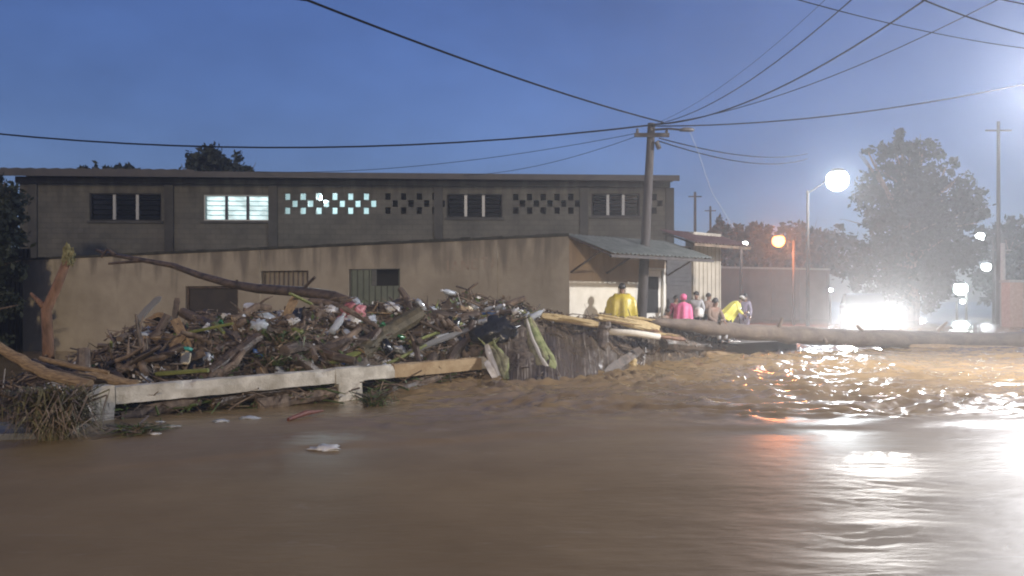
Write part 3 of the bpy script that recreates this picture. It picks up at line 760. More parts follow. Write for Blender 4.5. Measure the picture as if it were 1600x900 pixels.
ii = (np.arange(nu_ - 1)[:, None] * nv_ + np.arange(nv_ - 1)[None, :]).ravel()
M_casc = mat('rushing_brown_water', (0.06, 0.043, 0.028), (0.10, 0.072, 0.046), 0.22, 1.6, 0.4, 6, stretch=(9, .7, .7), spec=0.5)
t = M_casc.node_tree; b = t.nodes['Principled BSDF']; src = b.inputs['Base Color'].links[0].from_socket   # threads of foam in the falling water
tc = t.nodes.new('ShaderNodeTexCoord'); mp = t.nodes.new('ShaderNodeMapping'); mp.inputs['Scale'].default_value = (26, .8, .8); t.links.new(tc.outputs['Object'], mp.inputs[0])
n = t.nodes.new('ShaderNodeTexNoise'); n.inputs['Scale'].default_value = 1.0; n.inputs['Detail'].default_value = 5; t.links.new(mp.outputs[0], n.inputs['Vector'])
mr = t.nodes.new('ShaderNodeMapRange'); mr.inputs[1].default_value = .56; mr.inputs[2].default_value = .75; mr.inputs[4].default_value = .6; t.links.new(n.outputs[0], mr.inputs[0])
mx = t.nodes.new('ShaderNodeMix'); mx.data_type = 'RGBA'; t.links.new(mr.outputs[0], mx.inputs[0]); t.links.new(src, mx.inputs[6]); mx.inputs[7].default_value = (.48, .42, .34, 1)
t.links.new(mx.outputs[2], b.inputs['Base Color'])
tag(mesh_np('spilling_water', W_.reshape(-1, 3), np.stack([ii, ii + nv_, ii + nv_ + 1, ii + 1], 1), M_casc, smooth=True), kind='structure')

# ------------------------------------------------------------------ debris pieces
def orient(o, p, n_, dirv=None, sink=0.0):
    """lay the object's local Z on n_, local X along dirv"""
    z = n_.normalized(); x = (dirv or Vector((random.gauss(0, 1), random.gauss(0, 1), 0)))
    x = (x - z * x.dot(z)).normalized(); y = z.cross(x)
    o.matrix_world = Matrix.Translation(p - z * sink) @ Matrix((x, y, z)).transposed().to_4x4()
    return o
def lump(rx, ry, rz, seed, amp=.3, fr=2.2, sub=3):
    bm = bmesh.new(); bmesh.ops.create_icosphere(bm, subdivisions=sub, radius=1)
    m = MB()
    vs = []
    for v in bm.verts:
        q = v.co.copy(); k = 1 + amp * mnoise.noise(q * fr + Vector((seed, seed * .7, 0))) + amp * .5 * mnoise.noise(q * fr * 2.7 + Vector((seed, 0, 3)))
        vs.append((q.x * rx * k, q.y * ry * k, max(q.z, -.5) * rz * k))
    m.add(vs, [[v.index for v in f.verts] for f in bm.faces]); bm.free()
    return m
def log_px(name, pts, rads, m_, label, cat='log', group=None, n=10, wob=.07, endmat=None):
    """a log through photo points (px,py,d)"""
    mb_ = MB(); q = [P(*p) for p in pts]
    # refine
    qq, rr = [], []
    for i in range(len(q) - 1):
        for k in range(4):
            f = k / 4; qq.append(q[i].lerp(q[i + 1], f) + Vector((random.gauss(0, .15), random.gauss(0, .15), random.gauss(0, .15))) * rads[i] * .6); rr.append(rads[i] * (1 - f) + rads[i + 1] * f)
    qq.append(q[-1]); rr.append(rads[-1])
    mb_.tube(qq, rr, n, wob=wob)
    o = mb_.build(name, m_ if not endmat else [m_, endmat], smooth=False)
    if endmat:
        o.data.polygons[len(o.data.polygons) - 1].material_index = 1; o.data.polygons[len(o.data.polygons) - 2].material_index = 1
    place_at_base(o, min(qq, key=lambda v: v.z))
    return tag(o, label, cat, group)
def board(name, a, b_, wd, th, m_, label, cat='board', group=None, nrm=Vector((0, -.7, .7)), parent=None):
    L = (b_ - a).length; mb_ = MB(); k = 8; vs = []; fs = []
    for i in range(k + 1):
        x = -L / 2 + L * i / k; s = 1 if 0 < i < k else random.uniform(.6, .9)
        wv = wd * (1 + random.uniform(-.08, .08)) * s
        for (y, z) in ((-wv / 2, -th / 2), (wv / 2, -th / 2), (wv / 2, th / 2), (-wv / 2, th / 2)): vs.append((x + (random.uniform(-.3, .3) * wd if i in (0, k) else 0), y, z + .12 * wd * math.sin(i * .5)))
    for i in range(k):
        for j in range(4): fs.append((i * 4 + j, i * 4 + (j + 1) % 4, i * 4 + 4 + (j + 1) % 4, i * 4 + 4 + j))
    fs += [(3, 2, 1, 0), tuple(range(k * 4, k * 4 + 4))]
    o = mb_.add(vs, fs).build(name, m_); dv = (b_ - a).normalized(); orient(o, (a + b_) / 2, nrm - dv * nrm.dot(dv), dv)
    return tag(o, label, cat, group)
def at(px, py, lift=0.0):
    p, n_ = hit(px, py); return p + Vector((0, -1, .3)).normalized() * lift
def d_at(px, py, lift=0.1): return at(px, py, 0).y - lift

# hollow orange log end
p, n_ = hit(262, 514); p = p + Vector((0, -.28, .12))
hl = empty('hollow_log', p, 0, 'short hollow log with pale orange broken end lying on the heap', 'log')
mb_ = MB(); ax = Vector((-.25, -.9, .28)).normalized()
outer = []; inner = []
a = ax.cross(Vector((0, 0, 1))).normalized(); b_ = ax.cross(a)
for ring, (s, r) in enumerate(((-.55, .17), (-.1, .19), (.14, .21), (.16, .19), (.15, .10), (.02, .08), (-.3, .07))):
    for k in range(16):
        th = k / 16 * 2 * math.pi; rr = r * (1 + .12 * math.sin(3 * th + 1)) * random.uniform(.94, 1.06)
        mb_.v.append(tuple(ax * (s + (random.uniform(-.03, .03) if ring in (2, 3) else 0)) + a * math.cos(th) * rr * 1.25 + b_ * math.sin(th) * rr * .85))
for ring in range(6):
    for k in range(16): mb_.f.append((ring * 16 + k, ring * 16 + (k + 1) % 16, (ring + 1) * 16 + (k + 1) % 16, (ring + 1) * 16 + k)); mb_.mi.append(0 if ring < 2 else (1 if ring < 4 else 2))
mb_.f.append(tuple(range(6 * 16, 7 * 16))); mb_.mi.append(2)
mb_.build('trunk_ring', [M_wet, M_wood, M_dark], hl)

# jug with teal cap
p = at(293, 572, .12)
jug = empty('plastic_jug', p, .2, 'cream plastic jug with teal cap leaning against the heap', 'jug')
m = MB(); m.box((-.075, -.05, 0), (.075, .05, .2)); jb = m.build('body', M_cream, jug, bevel=.02)
m = MB(); m.lathe([(.035, .2), (.03, .23)], 10); m.build('neck', M_cream, jug)
m = MB(); m.lathe([(.07, .225), (.08, .24), (.078, .275), (.05, .285)], 12); m.build('cap', M_teal, jug)
jug.rotation_euler = (R(-12), R(8), .2)

log_px('log', [(325, 585, d_at(330, 580)), (365, 556, d_at(365, 556)), (405, 528, d_at(405, 530))], [.10, .12, .11], M_wet, 'dark wet log lying aslant on the heap beside the cream jug')
log_px('mossy_log', [(560, 556, d_at(565, 550, .15)), (600, 525, d_at(600, 525, .15)), (655, 490, d_at(650, 492, .1))], [.16, .20, .17], mat('mossy_bark', (.05, .042, .02), (.13, .10, .05), .7, 6, .7, 25), 'thick mossy brown log jammed in the middle of the heap', endmat=M_wood)
board('plank', P(214, 503, 14), P(250, 463, 14.2), .13, .03, M_concrete, 'pale grey plank propped against the heap before the yard wall')
board('stake', P(272, 506, 14.3), P(277, 466, 14.4), .10, .03, M_wet, 'short brown stake standing upright behind the hollow log')
board('plank', P(445, 498, 15.2), P(463, 462, 15.3), .16, .04, M_wood, 'short tan plank end sticking up out of the heap', nrm=Vector((.3, -.9, .2)))
board('bamboo_strip', at(520, 570, .12), at(583, 545, .12), .10, .04, M_lime, 'yellow green split bamboo strip lying on the heap above the rail')
board('plank', at(640, 552, .1), at(735, 517, .18), .12, .05, M_concrete, 'long dark grey plank pointing at the black sack')
board('plank', at(738, 530, .1), at(765, 520, .15), .10, .03, M_wet, 'short brown board under the black sack')

def bagthing(name, px, py, s, m_, label, seed, cat='bag', group=None, flat=.6):
    p, n_ = hit(px, py); o = lump(s, s * .75, s * flat, seed, .7, 2.6).build(name, m_, smooth=True)
    orient(o, p, (n_ + Vector((0, -.5, .3))).normalized(), Vector((1, 0, random.uniform(-.3, .3))), -.02)
    return tag(o, label, cat, group)
bagthing('sack', 775, 520, .42, M_black, 'large shiny black rubbish sack on the heap beside the spilling water', 11)
bagthing('sack', 730, 500, .2, M_black, 'small black sack above the lime green husk', 12)
bagthing('sack', 262, 560, .25, M_black, 'black sack next to the cream jug', 13)
bagthing('plastic_bag', 226, 524, .17, M_clear, 'crumpled cloudy plastic bag left of the hollow log', 14)
bagthing('plastic_bag', 514, 488, .17, M_white, 'white carrier bag snagged next to the pink plastic sheet', 15)
bagthing('plastic_sheet', 552, 486, .22, M_pink, 'pink plastic sheet bunched on the crest of the heap', 16, 'plastic')
bagthing('plastic_bag', 548, 502, .17, M_white, 'flat white bag just below the pink plastic sheet', 17, flat=.4)
bagthing('plastic_sheet', 535, 500, .12, M_pink, 'small pink scrap below the pink plastic sheet', 26, 'plastic')
bagthing('plastic_bag', 615, 484, .19, M_white, 'domed white bag beside the thick mossy log', 18, flat=.45)
bagthing('plastic_bag', 672, 486, .13, M_clear, 'grey plastic film tuft right of the thick mossy log', 19)
bagthing('plastic_bag', 404, 508, .14, M_clear, 'silvery crumpled film below the peach cup', 20)
bagthing('plastic_bag', 440, 493, .12, M_white, 'white wrapper next to the tan plank end', 21)
bagthing('plastic_bag', 222, 595, .12, M_white, 'small white bag on the rail beside the post', 22)
bagthing('plastic_bag', 806, 492, .16, M_white, 'pale shredded bag at the top of the spilling water', 23, flat=.9)
bagthing('plastic_bag', 826, 497, .12, M_clear, 'glinting film hanging where the water spills over', 24, flat=.9)
bagthing('husk', 706, 508, .19, M_lime, 'bright lime green husk on the heap', 25, 'husk', flat=.45)
bagthing('husk', 465, 522, .13, M_lime, 'pale lime husk among green leaves on the heap', 27, 'husk', flat=.7)
bagthing('husk', 732, 484, .09, M_cream, 'round cream husk on the crest of the heap', 28, 'husk', flat=.9)

p = at(392, 497, .1)
cup = empty('plastic_cup', p, 0, 'peach orange cup with white rim on the crest of the heap', 'cup')
m = MB(); m.lathe([(.075, 0), (.115, .2), (.1, .2), (.065, .02)], 14); m.build('body', M_peach, cup, smooth=True)
m = MB(); m.lathe([(.118, .19), (.13, .2), (.13, .23), (.11, .24), (.05, .26)], 14); m.build('lid', M_white, cup, smooth=True)
cup.rotation_euler = (R(20), R(14), 0)

# banana stems hanging down the spill
def stem(pts, rads, label):
    q = [P(p[0], p[1], max(14.9, d_at(p[0], p[1], .14))) for p in pts]; root = empty('banana_stem', q[-1], 0, label, 'plant stem')
    off = [v - q[-1] for v in q]
    fine, fr = [], []
    for i in range(len(off) - 1):
        for k in range(3): fine.append(off[i].lerp(off[i + 1], k / 3)); fr.append(rads[i] * (1 - k / 3) + rads[i + 1] * k / 3)
    fine.append(off[-1]); fr.append(rads[-1])
    nf = len(fine)
    for k in range(11):
        ox, oy = random.uniform(-.95, .95), random.uniform(-.5, .2); lo_, hi_ = random.choice((0, 0, 1, 2)), nf - random.choice((0, 0, 1, 2))
        sw = random.uniform(-.3, .3); cup = MB(); vs = []; fs = []; seg = list(range(lo_, hi_)); wdt = random.uniform(.35, .6)
        for q_, i_ in enumerate(seg):
            e_ = min(1, .35 + min(q_, len(seg) - 1 - q_) * .5); r_ = fr[i_]
            c_ = fine[i_] + Vector((ox * r_ + sw * r_ * q_ / len(seg) + random.gauss(0, .008), oy * r_ - .02 * math.sin(q_), random.gauss(0, .008)))
            for a2 in (-1, -.4, .4, 1): vs.append(c_ + Vector((a2 * wdt * r_ * e_, .45 * r_ * a2 * a2 * e_ - .3 * r_, 0)))
            for a2 in (1, .4, -.4, -1): vs.append(c_ + Vector((a2 * wdt * r_ * e_, .45 * r_ * a2 * a2 * e_ - .3 * r_ + .012, 0)))
        for q_ in range(len(seg) - 1):
            for z_ in range(8): fs.append((q_ * 8 + z_, q_ * 8 + (z_ + 1) % 8, q_ * 8 + 8 + (z_ + 1) % 8, q_ * 8 + 8 + z_))
        fs += [tuple(range(8)), tuple(range(len(vs) - 1, len(vs) - 9, -1))]
        cup.add(vs, fs).build('leaf_sheath', (M_stem, M_stem2, M_stem2, M_cream_w, M_stem)[k % 5], root, smooth=True)
    m_ = MB()
    for k in range(7): 
        a = off[0] + Vector((random.gauss(0, .05), random.gauss(0, .05), 0)); m_.tube([a, a + Vector((random.gauss(0, .18), random.gauss(-.03, .08), random.uniform(.03, .2)))], [.02, .006], 4)
    m_.build('torn_fibre', M_stem, root)
stem([(826, 492, 17.4), (838, 530, 16.4), (858, 570, 15.7), (884, 606, 15.1)], [.10, .15, .19, .17], 'long pale green banana stem hanging down over the spilling water')
stem([(766, 538, 16.4), (779, 560, 15.9), (788, 592, 15.5)], [.12, .17, .10], 'short yellow green banana stem drooping past the end of the rail')
board('slat', P(760, 566, 15.7), P(775, 592, 15.6), .12, .03, M_white, 'short white slat fallen off the end of the rail', nrm=Vector((0, -1, .2)))

# yellow split wood on the dam
def split_plank(a, b_, wd, th, m_, label, nrm):
    root = board('split_plank', a, b_, wd * .6, th, m_, label, nrm=nrm); L = (b_ - a).length
    for k in range(6):
        mb_ = MB(); l0 = random.uniform(-.62, -.1) * L; l1 = l0 + random.uniform(.35, .75) * L; y = random.uniform(-.6, .6) * wd; w0 = random.uniform(.08, .2) * wd
        dz = random.uniform(0, .06); y2 = y + random.uniform(-.25, .25) * wd
        mb_.tube([(l0, y, dz), (l0 * .6 + l1 * .4, y * .6 + y2 * .4, dz + random.uniform(.01, .05)), (l1, y2, dz + random.uniform(-.02, .08))], [w0 * .4, w0, w0 * .25], 5, wob=.2)
        mb_.build('splinter', (m_, M_wood, M_yel)[k % 3], root)
    return root
split_plank(P(846, 494, 17.8), P(935, 507, 18.0), .26, .07, M_yel, 'wide yellow split plank along the top of the spilling water', nrm=Vector((.1, -.8, .6)))
split_plank(P(935, 497, 18.3), P(1015, 512, 18.9), .24, .07, M_yel, 'yellow split plank in the middle of the broken wood', nrm=Vector((0, -.8, .6)))
split_plank(P(975, 500, 19.2), P(1030, 513, 19.6), .36, .06, M_yel, 'broad pale split plank next to the fallen trunk end', nrm=Vector((.1, -.7, .7)))
split_plank(P(1000, 522, 19.0), P(1070, 530, 20.3), .2, .06, M_orange, 'reddish split plank below the fallen trunk', nrm=Vector((0, -.8, .6)))
m = MB(); q0, q1 = P(950, 518, 18.2), P(1030, 526, 18.8)
m.tube([q0, q0.lerp(q1, .5) + Vector((0, 0, .02)), q1], [.075, .08, .07], 12); tag(place_at_base(m.build('white_pipe', M_cream_w, smooth=True), q1), 'smooth whitish pole lying below the yellow planks', 'pole')
sd_ = d_at(940, 545, .1)
log_px('stump', [(938, 545, sd_), (942, 522, sd_ + .1), (946, 503, sd_ + .2)], [.15, .14, .12], M_wet, 'short dark upright stump in front of the yellow planks', 'stump')
board('plank', at(945, 585, .12), at(1000, 548, .15), .2, .06, M_wet, 'dark mossy plank leaning across the right of the spilling water', nrm=Vector((.2, -.9, .4)))
bagthing('husk', 985, 566, .16, M_yel, 'pale tan chunk at the foot of the dark mossy plank', 31, 'husk')
log_px('log', [(1068, 545, 22.0), (1105, 552, 22.4), (1160, 557, 23.4)], [.12, .16, .06], M_wood, 'tan broken log half under water below the fallen trunk')
log_px('log', [(1035, 537, 20.2), (1075, 540, 21.5), (1125, 546, 23.0)], [.14, .17, .1], M_wet, 'dark snag against the fallen trunk at the water')

# fallen slim tree leaning over the heap toward the wall
ft_ = empty('fallen_slim_tree', P(560, 475, 16.5), 0, 'slim bare dark tree fallen across the heap toward the yard wall', 'tree')
base = P(560, 475, 16.5)
pts = [(560, 478, 16.5), (520, 463, 16.8), (470, 456, 17.2), (400, 451, 17.6), (360, 444, 17.9), (310, 430, 18.2), (270, 415, 18.5), (220, 406, 18.8), (165, 396, 19.2)]
m = MB(); m.tube([P(*q) - base for q in pts], [.12, .12, .11, .10, .09, .075, .065, .055, .045], 9, wob=.06); m.build('trunk', M_wet, ft_, smooth=True)
for pp in ([(470, 456, 17.2), (480, 445, 17.1), (492, 433, 17.0)], [(372, 446, 17.9), (370, 438, 17.8)], [(225, 407, 18.8), (170, 412, 18.9)], [(165, 396, 19.2), (150, 390, 19.3)], [(180, 398, 19.1), (168, 389, 19.1), (158, 402, 19.1)]):
    m = MB(); m.tube([P(*q) - base for q in pp], [.05] + [.03] * (len(pp) - 1), 6); m.build('branch', M_wet, ft_)
# peeled forked branch
fb_base = P(76, 572, 12.0)
fbr = empty('forked_branch', fb_base, 0, 'peeled orange forked branch standing upright left of the rail post', 'branch')
m = MB(); m.tube([P(76, 578, 12) - fb_base, P(75, 530, 12) - fb_base, P(73, 485, 12) - fb_base, P(90, 445, 12) - fb_base, P(106, 405, 12) - fb_base], [.085, .08, .075, .07, .06], 9, wob=.06); m.build('stem', M_orange, fbr, smooth=True)
m = MB(); m.tube([P(73, 483, 12) - fb_base, P(62, 472, 12) - fb_base, P(48, 458, 12) - fb_base], [.055, .045, .02], 7); m.build('side_branch', M_orange, fbr, smooth=True)
m = lump(.075, .07, .17, 41, .9, 3.5); m.v = [(a + (P(108, 402, 12) - fb_base).x, b + (P(108, 402, 12) - fb_base).y, c + (P(108, 402, 12) - fb_base).z) for a, b, c in m.v]
m.build('moss_tuft', mat('moss', (.09, .085, .035), (.30, .27, .13), .9, 14), fbr)
# bent pole lower left and lying sticks
log_px('bent_pole', [(-40, 520, 10.6), (20, 556, 10.6), (70, 583, 10.5), (140, 603, 10.4)], [.06, .07, .075, .08], M_wood, 'bent brown pole slanting down to the rail post', 'pole')
log_px('stick', [(50, 565, 10.9), (100, 583, 10.8), (150, 592, 10.9)], [.04, .04, .03], M_wet, 'thin wet stick lying behind the bent brown pole', 'stick')
log_px('stick', [(62, 560, 11.3), (120, 574, 11.2), (170, 582, 11.2)], [.035, .035, .025], M_wood, 'pale straight stick above the thin wet stick', 'stick')
log_px('log', [(100, 596, 10.9), (150, 590, 11.2), (215, 600, 11.3)], [.07, .09, .06], M_wood, 'tan log end resting on the rail post', 'log')
# pieces under the rail
def under(u, z, off): return RF.A + RF.d * u + nb * off + Vector((0, 0, z))
for k, (u0, u1, z, r, lab) in enumerate([(.55, 1.7, .02, .10, 'brown log wedged under the rail beside the first post'), (1.9, 3.4, .07, .09, 'dark log wedged under the middle of the rail beam'), (2.6, 4.2, -.05, .11, 'thick wet log lying under the rail before the second post'),
                                         (5.3, 6.4, -.06, .10, 'brown log under the ochre end of the rail'), (5.9, 7.2, .02, .08, 'dark branch under the far end of the rail')]):
    m = MB(); q = [under(u0 + (u1 - u0) * i / 5, z + random.uniform(-.03, .03) + .02 * i, .12 + random.uniform(-.05, .05)) for i in range(6)]
    m.tube(q, [r, r * 1.1, r, r * .95, r * .9, r * .7], 9, wob=.08); tag(place_at_base(m.build('log', M_wet if k % 2 else M_bark, smooth=False), q[0]), lab, 'log')
m = MB()
for i in range(420):
    u = random.uniform(.4, 7.6); c_ = under(u, random.uniform(-.2, .16), random.uniform(0.0, .45)) 
    dv = Vector((random.gauss(0, 1), random.gauss(0, 1), random.gauss(0, .35))).normalized() * random.uniform(.1, .4)
    m.tube([c_ - dv, c_ + Vector((0, 0, .03)), c_ + dv], [random.uniform(.006, .02), .014, .006], 4, mi=random.randrange(3))
tag(m.build('under_rail_litter', [M_twig, M_wet, M_leafg]), 'tangle of twigs and weeds washed up under the rail', 'debris', kind='stuff')
def onwater(px, py): 
    d = CAMH * F / (py - HOR); return P(px, py, d)
for px, py, s, m_, lab, cat in ((269, 667, .08, M_white, 'white foam cup lid on the mud under the rail', 'litter'), (250, 660, .06, M_clear, 'small grey bottle cap left of the white lid', 'litter'),
                                (345, 659, .10, M_clear, 'flat pale wrapper on the mud right of the white lid', 'litter'), (390, 653, .12, M_clear, 'long crumpled wrapper at the water edge under the rail', 'litter'),
                                (243, 678, .06, M_white, 'tiny white scrap at the water edge near the post', 'litter'), (508, 700, .16, M_white, 'flat white scrap floating on the brown water', 'litter')):
    o = lump(s, s * .55, s * .22, px, .8, 2.4, sub=3).build('litter_scrap', m_, smooth=True); q = onwater(px, py); o.location = (q.x, q.y, float(water_height(q.x, q.y)) + .01); tag(o, lab, cat)
q0, q1 = onwater(450, 658), onwater(505, 645); m = MB(); m.tube([q0 + Vector((0, 0, .02)), q0.lerp(q1, .5) + Vector((0, 0, .05)), q1 + Vector((0, 0, .03))], [.025, .035, .012], 7, wob=.25)
tag(place_at_base(m.build('red_strip', M_red), q0), 'rust red strip of bark floating below the second post', 'bark')

# repeated small pieces
def bottle(m_, cm, label, group):
    root = empty('plastic_bottle', (0, 0, 0), 0, label, 'bottle', group)
    m = MB(); m.lathe([(.02, 0), (.042, .01), (.045, .06), (.041, .1), (.045, .15), (.04, .19), (.018, .235), (.016, .25)], 10); m.build('body', m_, root, smooth=True)
    m = MB(); m.lathe([(.02, .25), (.02, .275)], 8); m.build('cap', cm, root)
    return root
protos = [(bottle(M_clear, M_white, 'cloudy clear drink bottle lodged in the debris heap', 'clear bottles in the heap'), 26, .03),
          (bottle(M_green, M_green, 'green drink bottle lodged in the debris heap', 'green bottles in the heap'), 7, .03),
          (bottle(M_blue, M_white, 'blue drink bottle lodged in the debris heap', 'blue bottles in the heap'), 4, .03)]
def simple(mb_, name, m_, label, cat, group, smooth=True): return tag(mb_.build(name, m_, smooth=smooth), label, cat, group)
protos.append((simple(lump(.085, .055, .045, 51, .8, 2.6), 'crumpled_bag', M_white, 'fist-sized crumpled white bag in the debris heap', 'bag', 'small white bags in the heap'), 24, 0))
protos.append((simple(lump(.15, .1, .08, 52, .5), 'crumpled_bag', M_black, 'small crumpled black bag in the debris heap', 'bag', 'small black bags in the heap'), 14, 0))
protos.append((simple(lump(.10, .08, .07, 53, .3), 'fruit_husk', M_bark, 'round brown coconut husk in the debris heap', 'husk', 'brown husks in the heap'), 16, 0))
protos.append((simple(lump(.13, .09, .05, 54, .5), 'film_scrap', M_clear, 'crumpled grey film scrap in the debris heap', 'plastic', 'grey film scraps in the heap'), 20, 0))
m = MB(); m.tube([(-.35, 0, 0), (-.1, .03, .02), (.15, -.02, 0), (.38, .02, .03)], [.045, .05, .045, .03], 8, wob=.1)
protos.append((simple(m, 'branch_length', M_bark, 'broken arm-long brown branch in the debris heap', 'branch', 'broken branches in the heap', False), 34, .0))
m = MB(); m.tube([(-.4, 0, 0), (-.1, .03, .02), (.2, -.03, 0), (.45, .02, .03)], [.06, .07, .065, .05], 8, wob=.1)
protos.append((simple(m, 'dark_branch', M_wet, 'thick dark wet branch in the debris heap', 'branch', 'dark branches in the heap', False), 26, .0))
m = MB(); m.box((-.3, -.05, -.012), (.3, .05, .012)); protos.append((simple(m, 'board_offcut', M_wood, 'tan board offcut in the debris heap', 'board', 'board offcuts in the heap', False), 12, -.02))
m = MB(); m.tube([(-.5, 0, 0), (0, .04, .05), (.5, 0, 0)], [.02, .022, .012], 6); protos.append((simple(m, 'reed_stalk', M_lime, 'yellow green reed stalk in the debris heap', 'stalk', 'reed stalks in the heap', False), 14, 0))
LM = [(hit(262, 512)[0], 'near the hollow log'), (hit(293, 572)[0], 'near the cream jug'), (hit(392, 500)[0], 'near the peach cup'), (hit(552, 488)[0], 'near the pink plastic sheet'), (hit(600, 525)[0], 'beside the thick mossy log'),
      (hit(706, 508)[0], 'near the lime green husk'), (hit(775, 520)[0], 'by the large black sack'), (hit(540, 562)[0], 'above the second rail post'), (hit(365, 556)[0], 'by the dark wet log'), (hit(170, 585)[0], 'above the first rail post')]
for root, N, sink in protos:
    lab0, grp0 = root['label'], root['group']
    for k in range(N):
        o = root if k == 0 else copy_tree(root)
        while True:
            u, v = random.uniform(1.8, 9.2), random.uniform(.1, 1.02)
            if not (u > 8.3 and v < .75): break
        p, n_ = surf(u, v); s = random.uniform(.85, 1.75)
        o['label'] = lab0.replace('lodged in the debris heap', 'in the heap').replace('in the debris heap', 'in the heap') + ' ' + min(LM, key=lambda q: (q[0] - p).length)[1]
        n2 = n_ + Vector((random.gauss(0, .25), random.gauss(0, .25), 0))
        dv = Vector((random.gauss(0, 1), random.gauss(0, 1), random.gauss(0, .3)))
        if root.name.startswith('plastic_bottle'): n2, dv = Vector((random.gauss(0, 1), random.gauss(0, 1), random.gauss(.2, .3))), n_
        orient(o, p + n_ * .03, n2.normalized(), dv, sink); o.matrix_world = o.matrix_world @ Matrix.Scale(s, 4)

# long broken boughs thrown across the heap, each with its own side shoots
for k in range(16):
    u, v = random.uniform(1.8, 8.4), random.uniform(.3, .98); p, n_ = surf(u, v); L = random.uniform(.9, 2.0); r = random.uniform(.035, .075)
    dv = Vector((random.gauss(0, 1), random.gauss(0, .6), random.gauss(0, .25))); dv = (dv - n_ * dv.dot(n_) * .8).normalized(); nm = min(LM, key=lambda q: (q[0] - p).length)[1]
    root = empty('broken_bough', p, 0, 'long broken bough with snapped shoots in the heap ' + nm, 'branch', 'long boughs in the heap')
    ps = [dv * L * (f - .5) + n_ * (.07 + .05 * math.sin(f * 5 + k)) + Vector((0, 0, random.gauss(0, .03))) for f in (0, .2, .4, .6, .8, 1)]
    m = MB(); m.tube(ps, [r, r * 1.05, r * .95, r * .8, r * .65, r * .35], 8, wob=.12); m.build('stem', (M_bark, M_wet, M_wet)[k % 3], root)
    for j in range(4):
        b0 = ps[1 + j]; m = MB(); e_ = b0 + dv * random.uniform(.1, .35) + Vector((random.gauss(0, .2), random.gauss(0, .15), random.uniform(.05, .3)))
        m.tube([b0, b0.lerp(e_, .5) + Vector((0, 0, .03)), e_], [r * .45, r * .3, r * .12], 5); m.build('shoot', (M_bark, M_wet, M_twig)[k % 3], root)

# brush and weeds
def tuft(name, base, N, h, spread, m_, label, droop=.5, width=.012, seed=1):
    r = random.Random(seed); mb_ = MB()
    for i in range(N):
        a = r.uniform(0, 2 * math.pi); sp = r.random() ** .6 * spread; b0 = Vector((math.cos(a) * sp * .5, math.sin(a) * sp * .5, 0))
        o_ = Vector((math.cos(a), math.sin(a), 0)) * sp; hh = h * r.uniform(.4, 1); side = Vector((-math.sin(a), math.cos(a), r.gauss(0, .3))) * width * r.uniform(.6, 1.5)
        p1 = b0 + o_ * .3 + Vector((0, 0, hh * .6)); p2 = b0 + o_ * .8 + Vector((r.gauss(0, .11), r.gauss(0, .11), hh * .85)); p3 = b0 + o_ * 1.25 + Vector((r.gauss(0, .16), r.gauss(0, .16), hh * (1 - droop * r.uniform(.1, 1.3))))
        mb_.add([b0 - side, b0 + side, p1 + side, p1 - side, p2 + side * .7, p2 - side * .7, p3], [(0, 1, 2, 3), (3, 2, 4, 5), (5, 4, 6)], mi=r.randrange(2))
    o = mb_.build(name, [m_, M_twig]); o.location = base
    return tag(o, label, 'plant')
tuft('weed_clump', onwater(84, 684) + Vector((0, 0, -.05)), 1500, .78, .30, mat('wet_weeds', (.08, .075, .03), (.20, .18, .08), .55, 4), 'wet clump of flattened weeds beside the first rail post', .75, seed=2)
tuft('weed_clump', onwater(572, 628) + Vector((.1, .2, -.2)), 140, .45, .22, M_leafg, 'small green weed tuft behind the second rail post', .6, seed=3)
tuft('weed_clump', onwater(205, 676) + Vector((0, .1, -.05)), 120, .18, .28, M_leafg, 'low green weeds at the foot of the first rail post', .6, seed=4)
tuft('weed_clump', at(445, 540, 0), 160, .35, .4, M_leafg, 'green leafy spray lying on the heap above the rail', .9, .02, seed=5)
tuft('weed_clump', at(430, 570, 0), 110, .28, .35, M_leafg, 'dark green spray hanging onto the rail', .9, .02, seed=6)
# bit of raised paving at far left
m = MB(); m.box((-.9, -.55, -.5), (.75, .45, .06)); o = m.build('kerb_slab', M_asphalt, bevel=.02); q = onwater(10, 685); o.location = (q.x - .2, q.y + .5, 0); o.rotation_euler = (0, 0, R(12)); tag(o, kind='structure')

# ------------------------------------------------------------------ fallen trunk across the road
tk = empty('fallen_tree', P(1035, 505, 20.3), 0, 'long thick grey-brown trunk lying across the flooded road', 'log')
tb = P(1035, 505, 20.3)
pts = [(1015, 502, 20.0), (1090, 510, 21.2), (1150, 517, 22.4), (1230, 523, 23.8), (1320, 528, 25.2), (1420, 531, 26.4), (1520, 533, 27.4), (1640, 536, 28.2), (1760, 539, 28.6)]
m = MB(); q = []; rr = []
rads = [.09, .18, .22, .25, .27, .29, .31, .33, .34]
for i in range(len(pts) - 1):
    for k in range(5):
        f = k / 5; q.append(P(*pts[i]).lerp(P(*pts[i + 1]), f) - tb + Vector((0, 0, random.gauss(0, .012)))); rr.append(rads[i] * (1 - f) + rads[i + 1] * f)
rr = [r_ * (1 + .10 * mnoise.noise(Vector((i_ * .9, 3, 1))) + (.12 if i_ in (9, 17, 26, 33) else 0)) for i_, r_ in enumerate(rr)]
m.tube(q, rr, 16, wob=.075); m.build('trunk', mat('grey_bark', (.075, .052, .036), (.15, .11, .076), .75, 3, .8, 18, stretch=(.4, 1, 1)), tk, smooth=True)
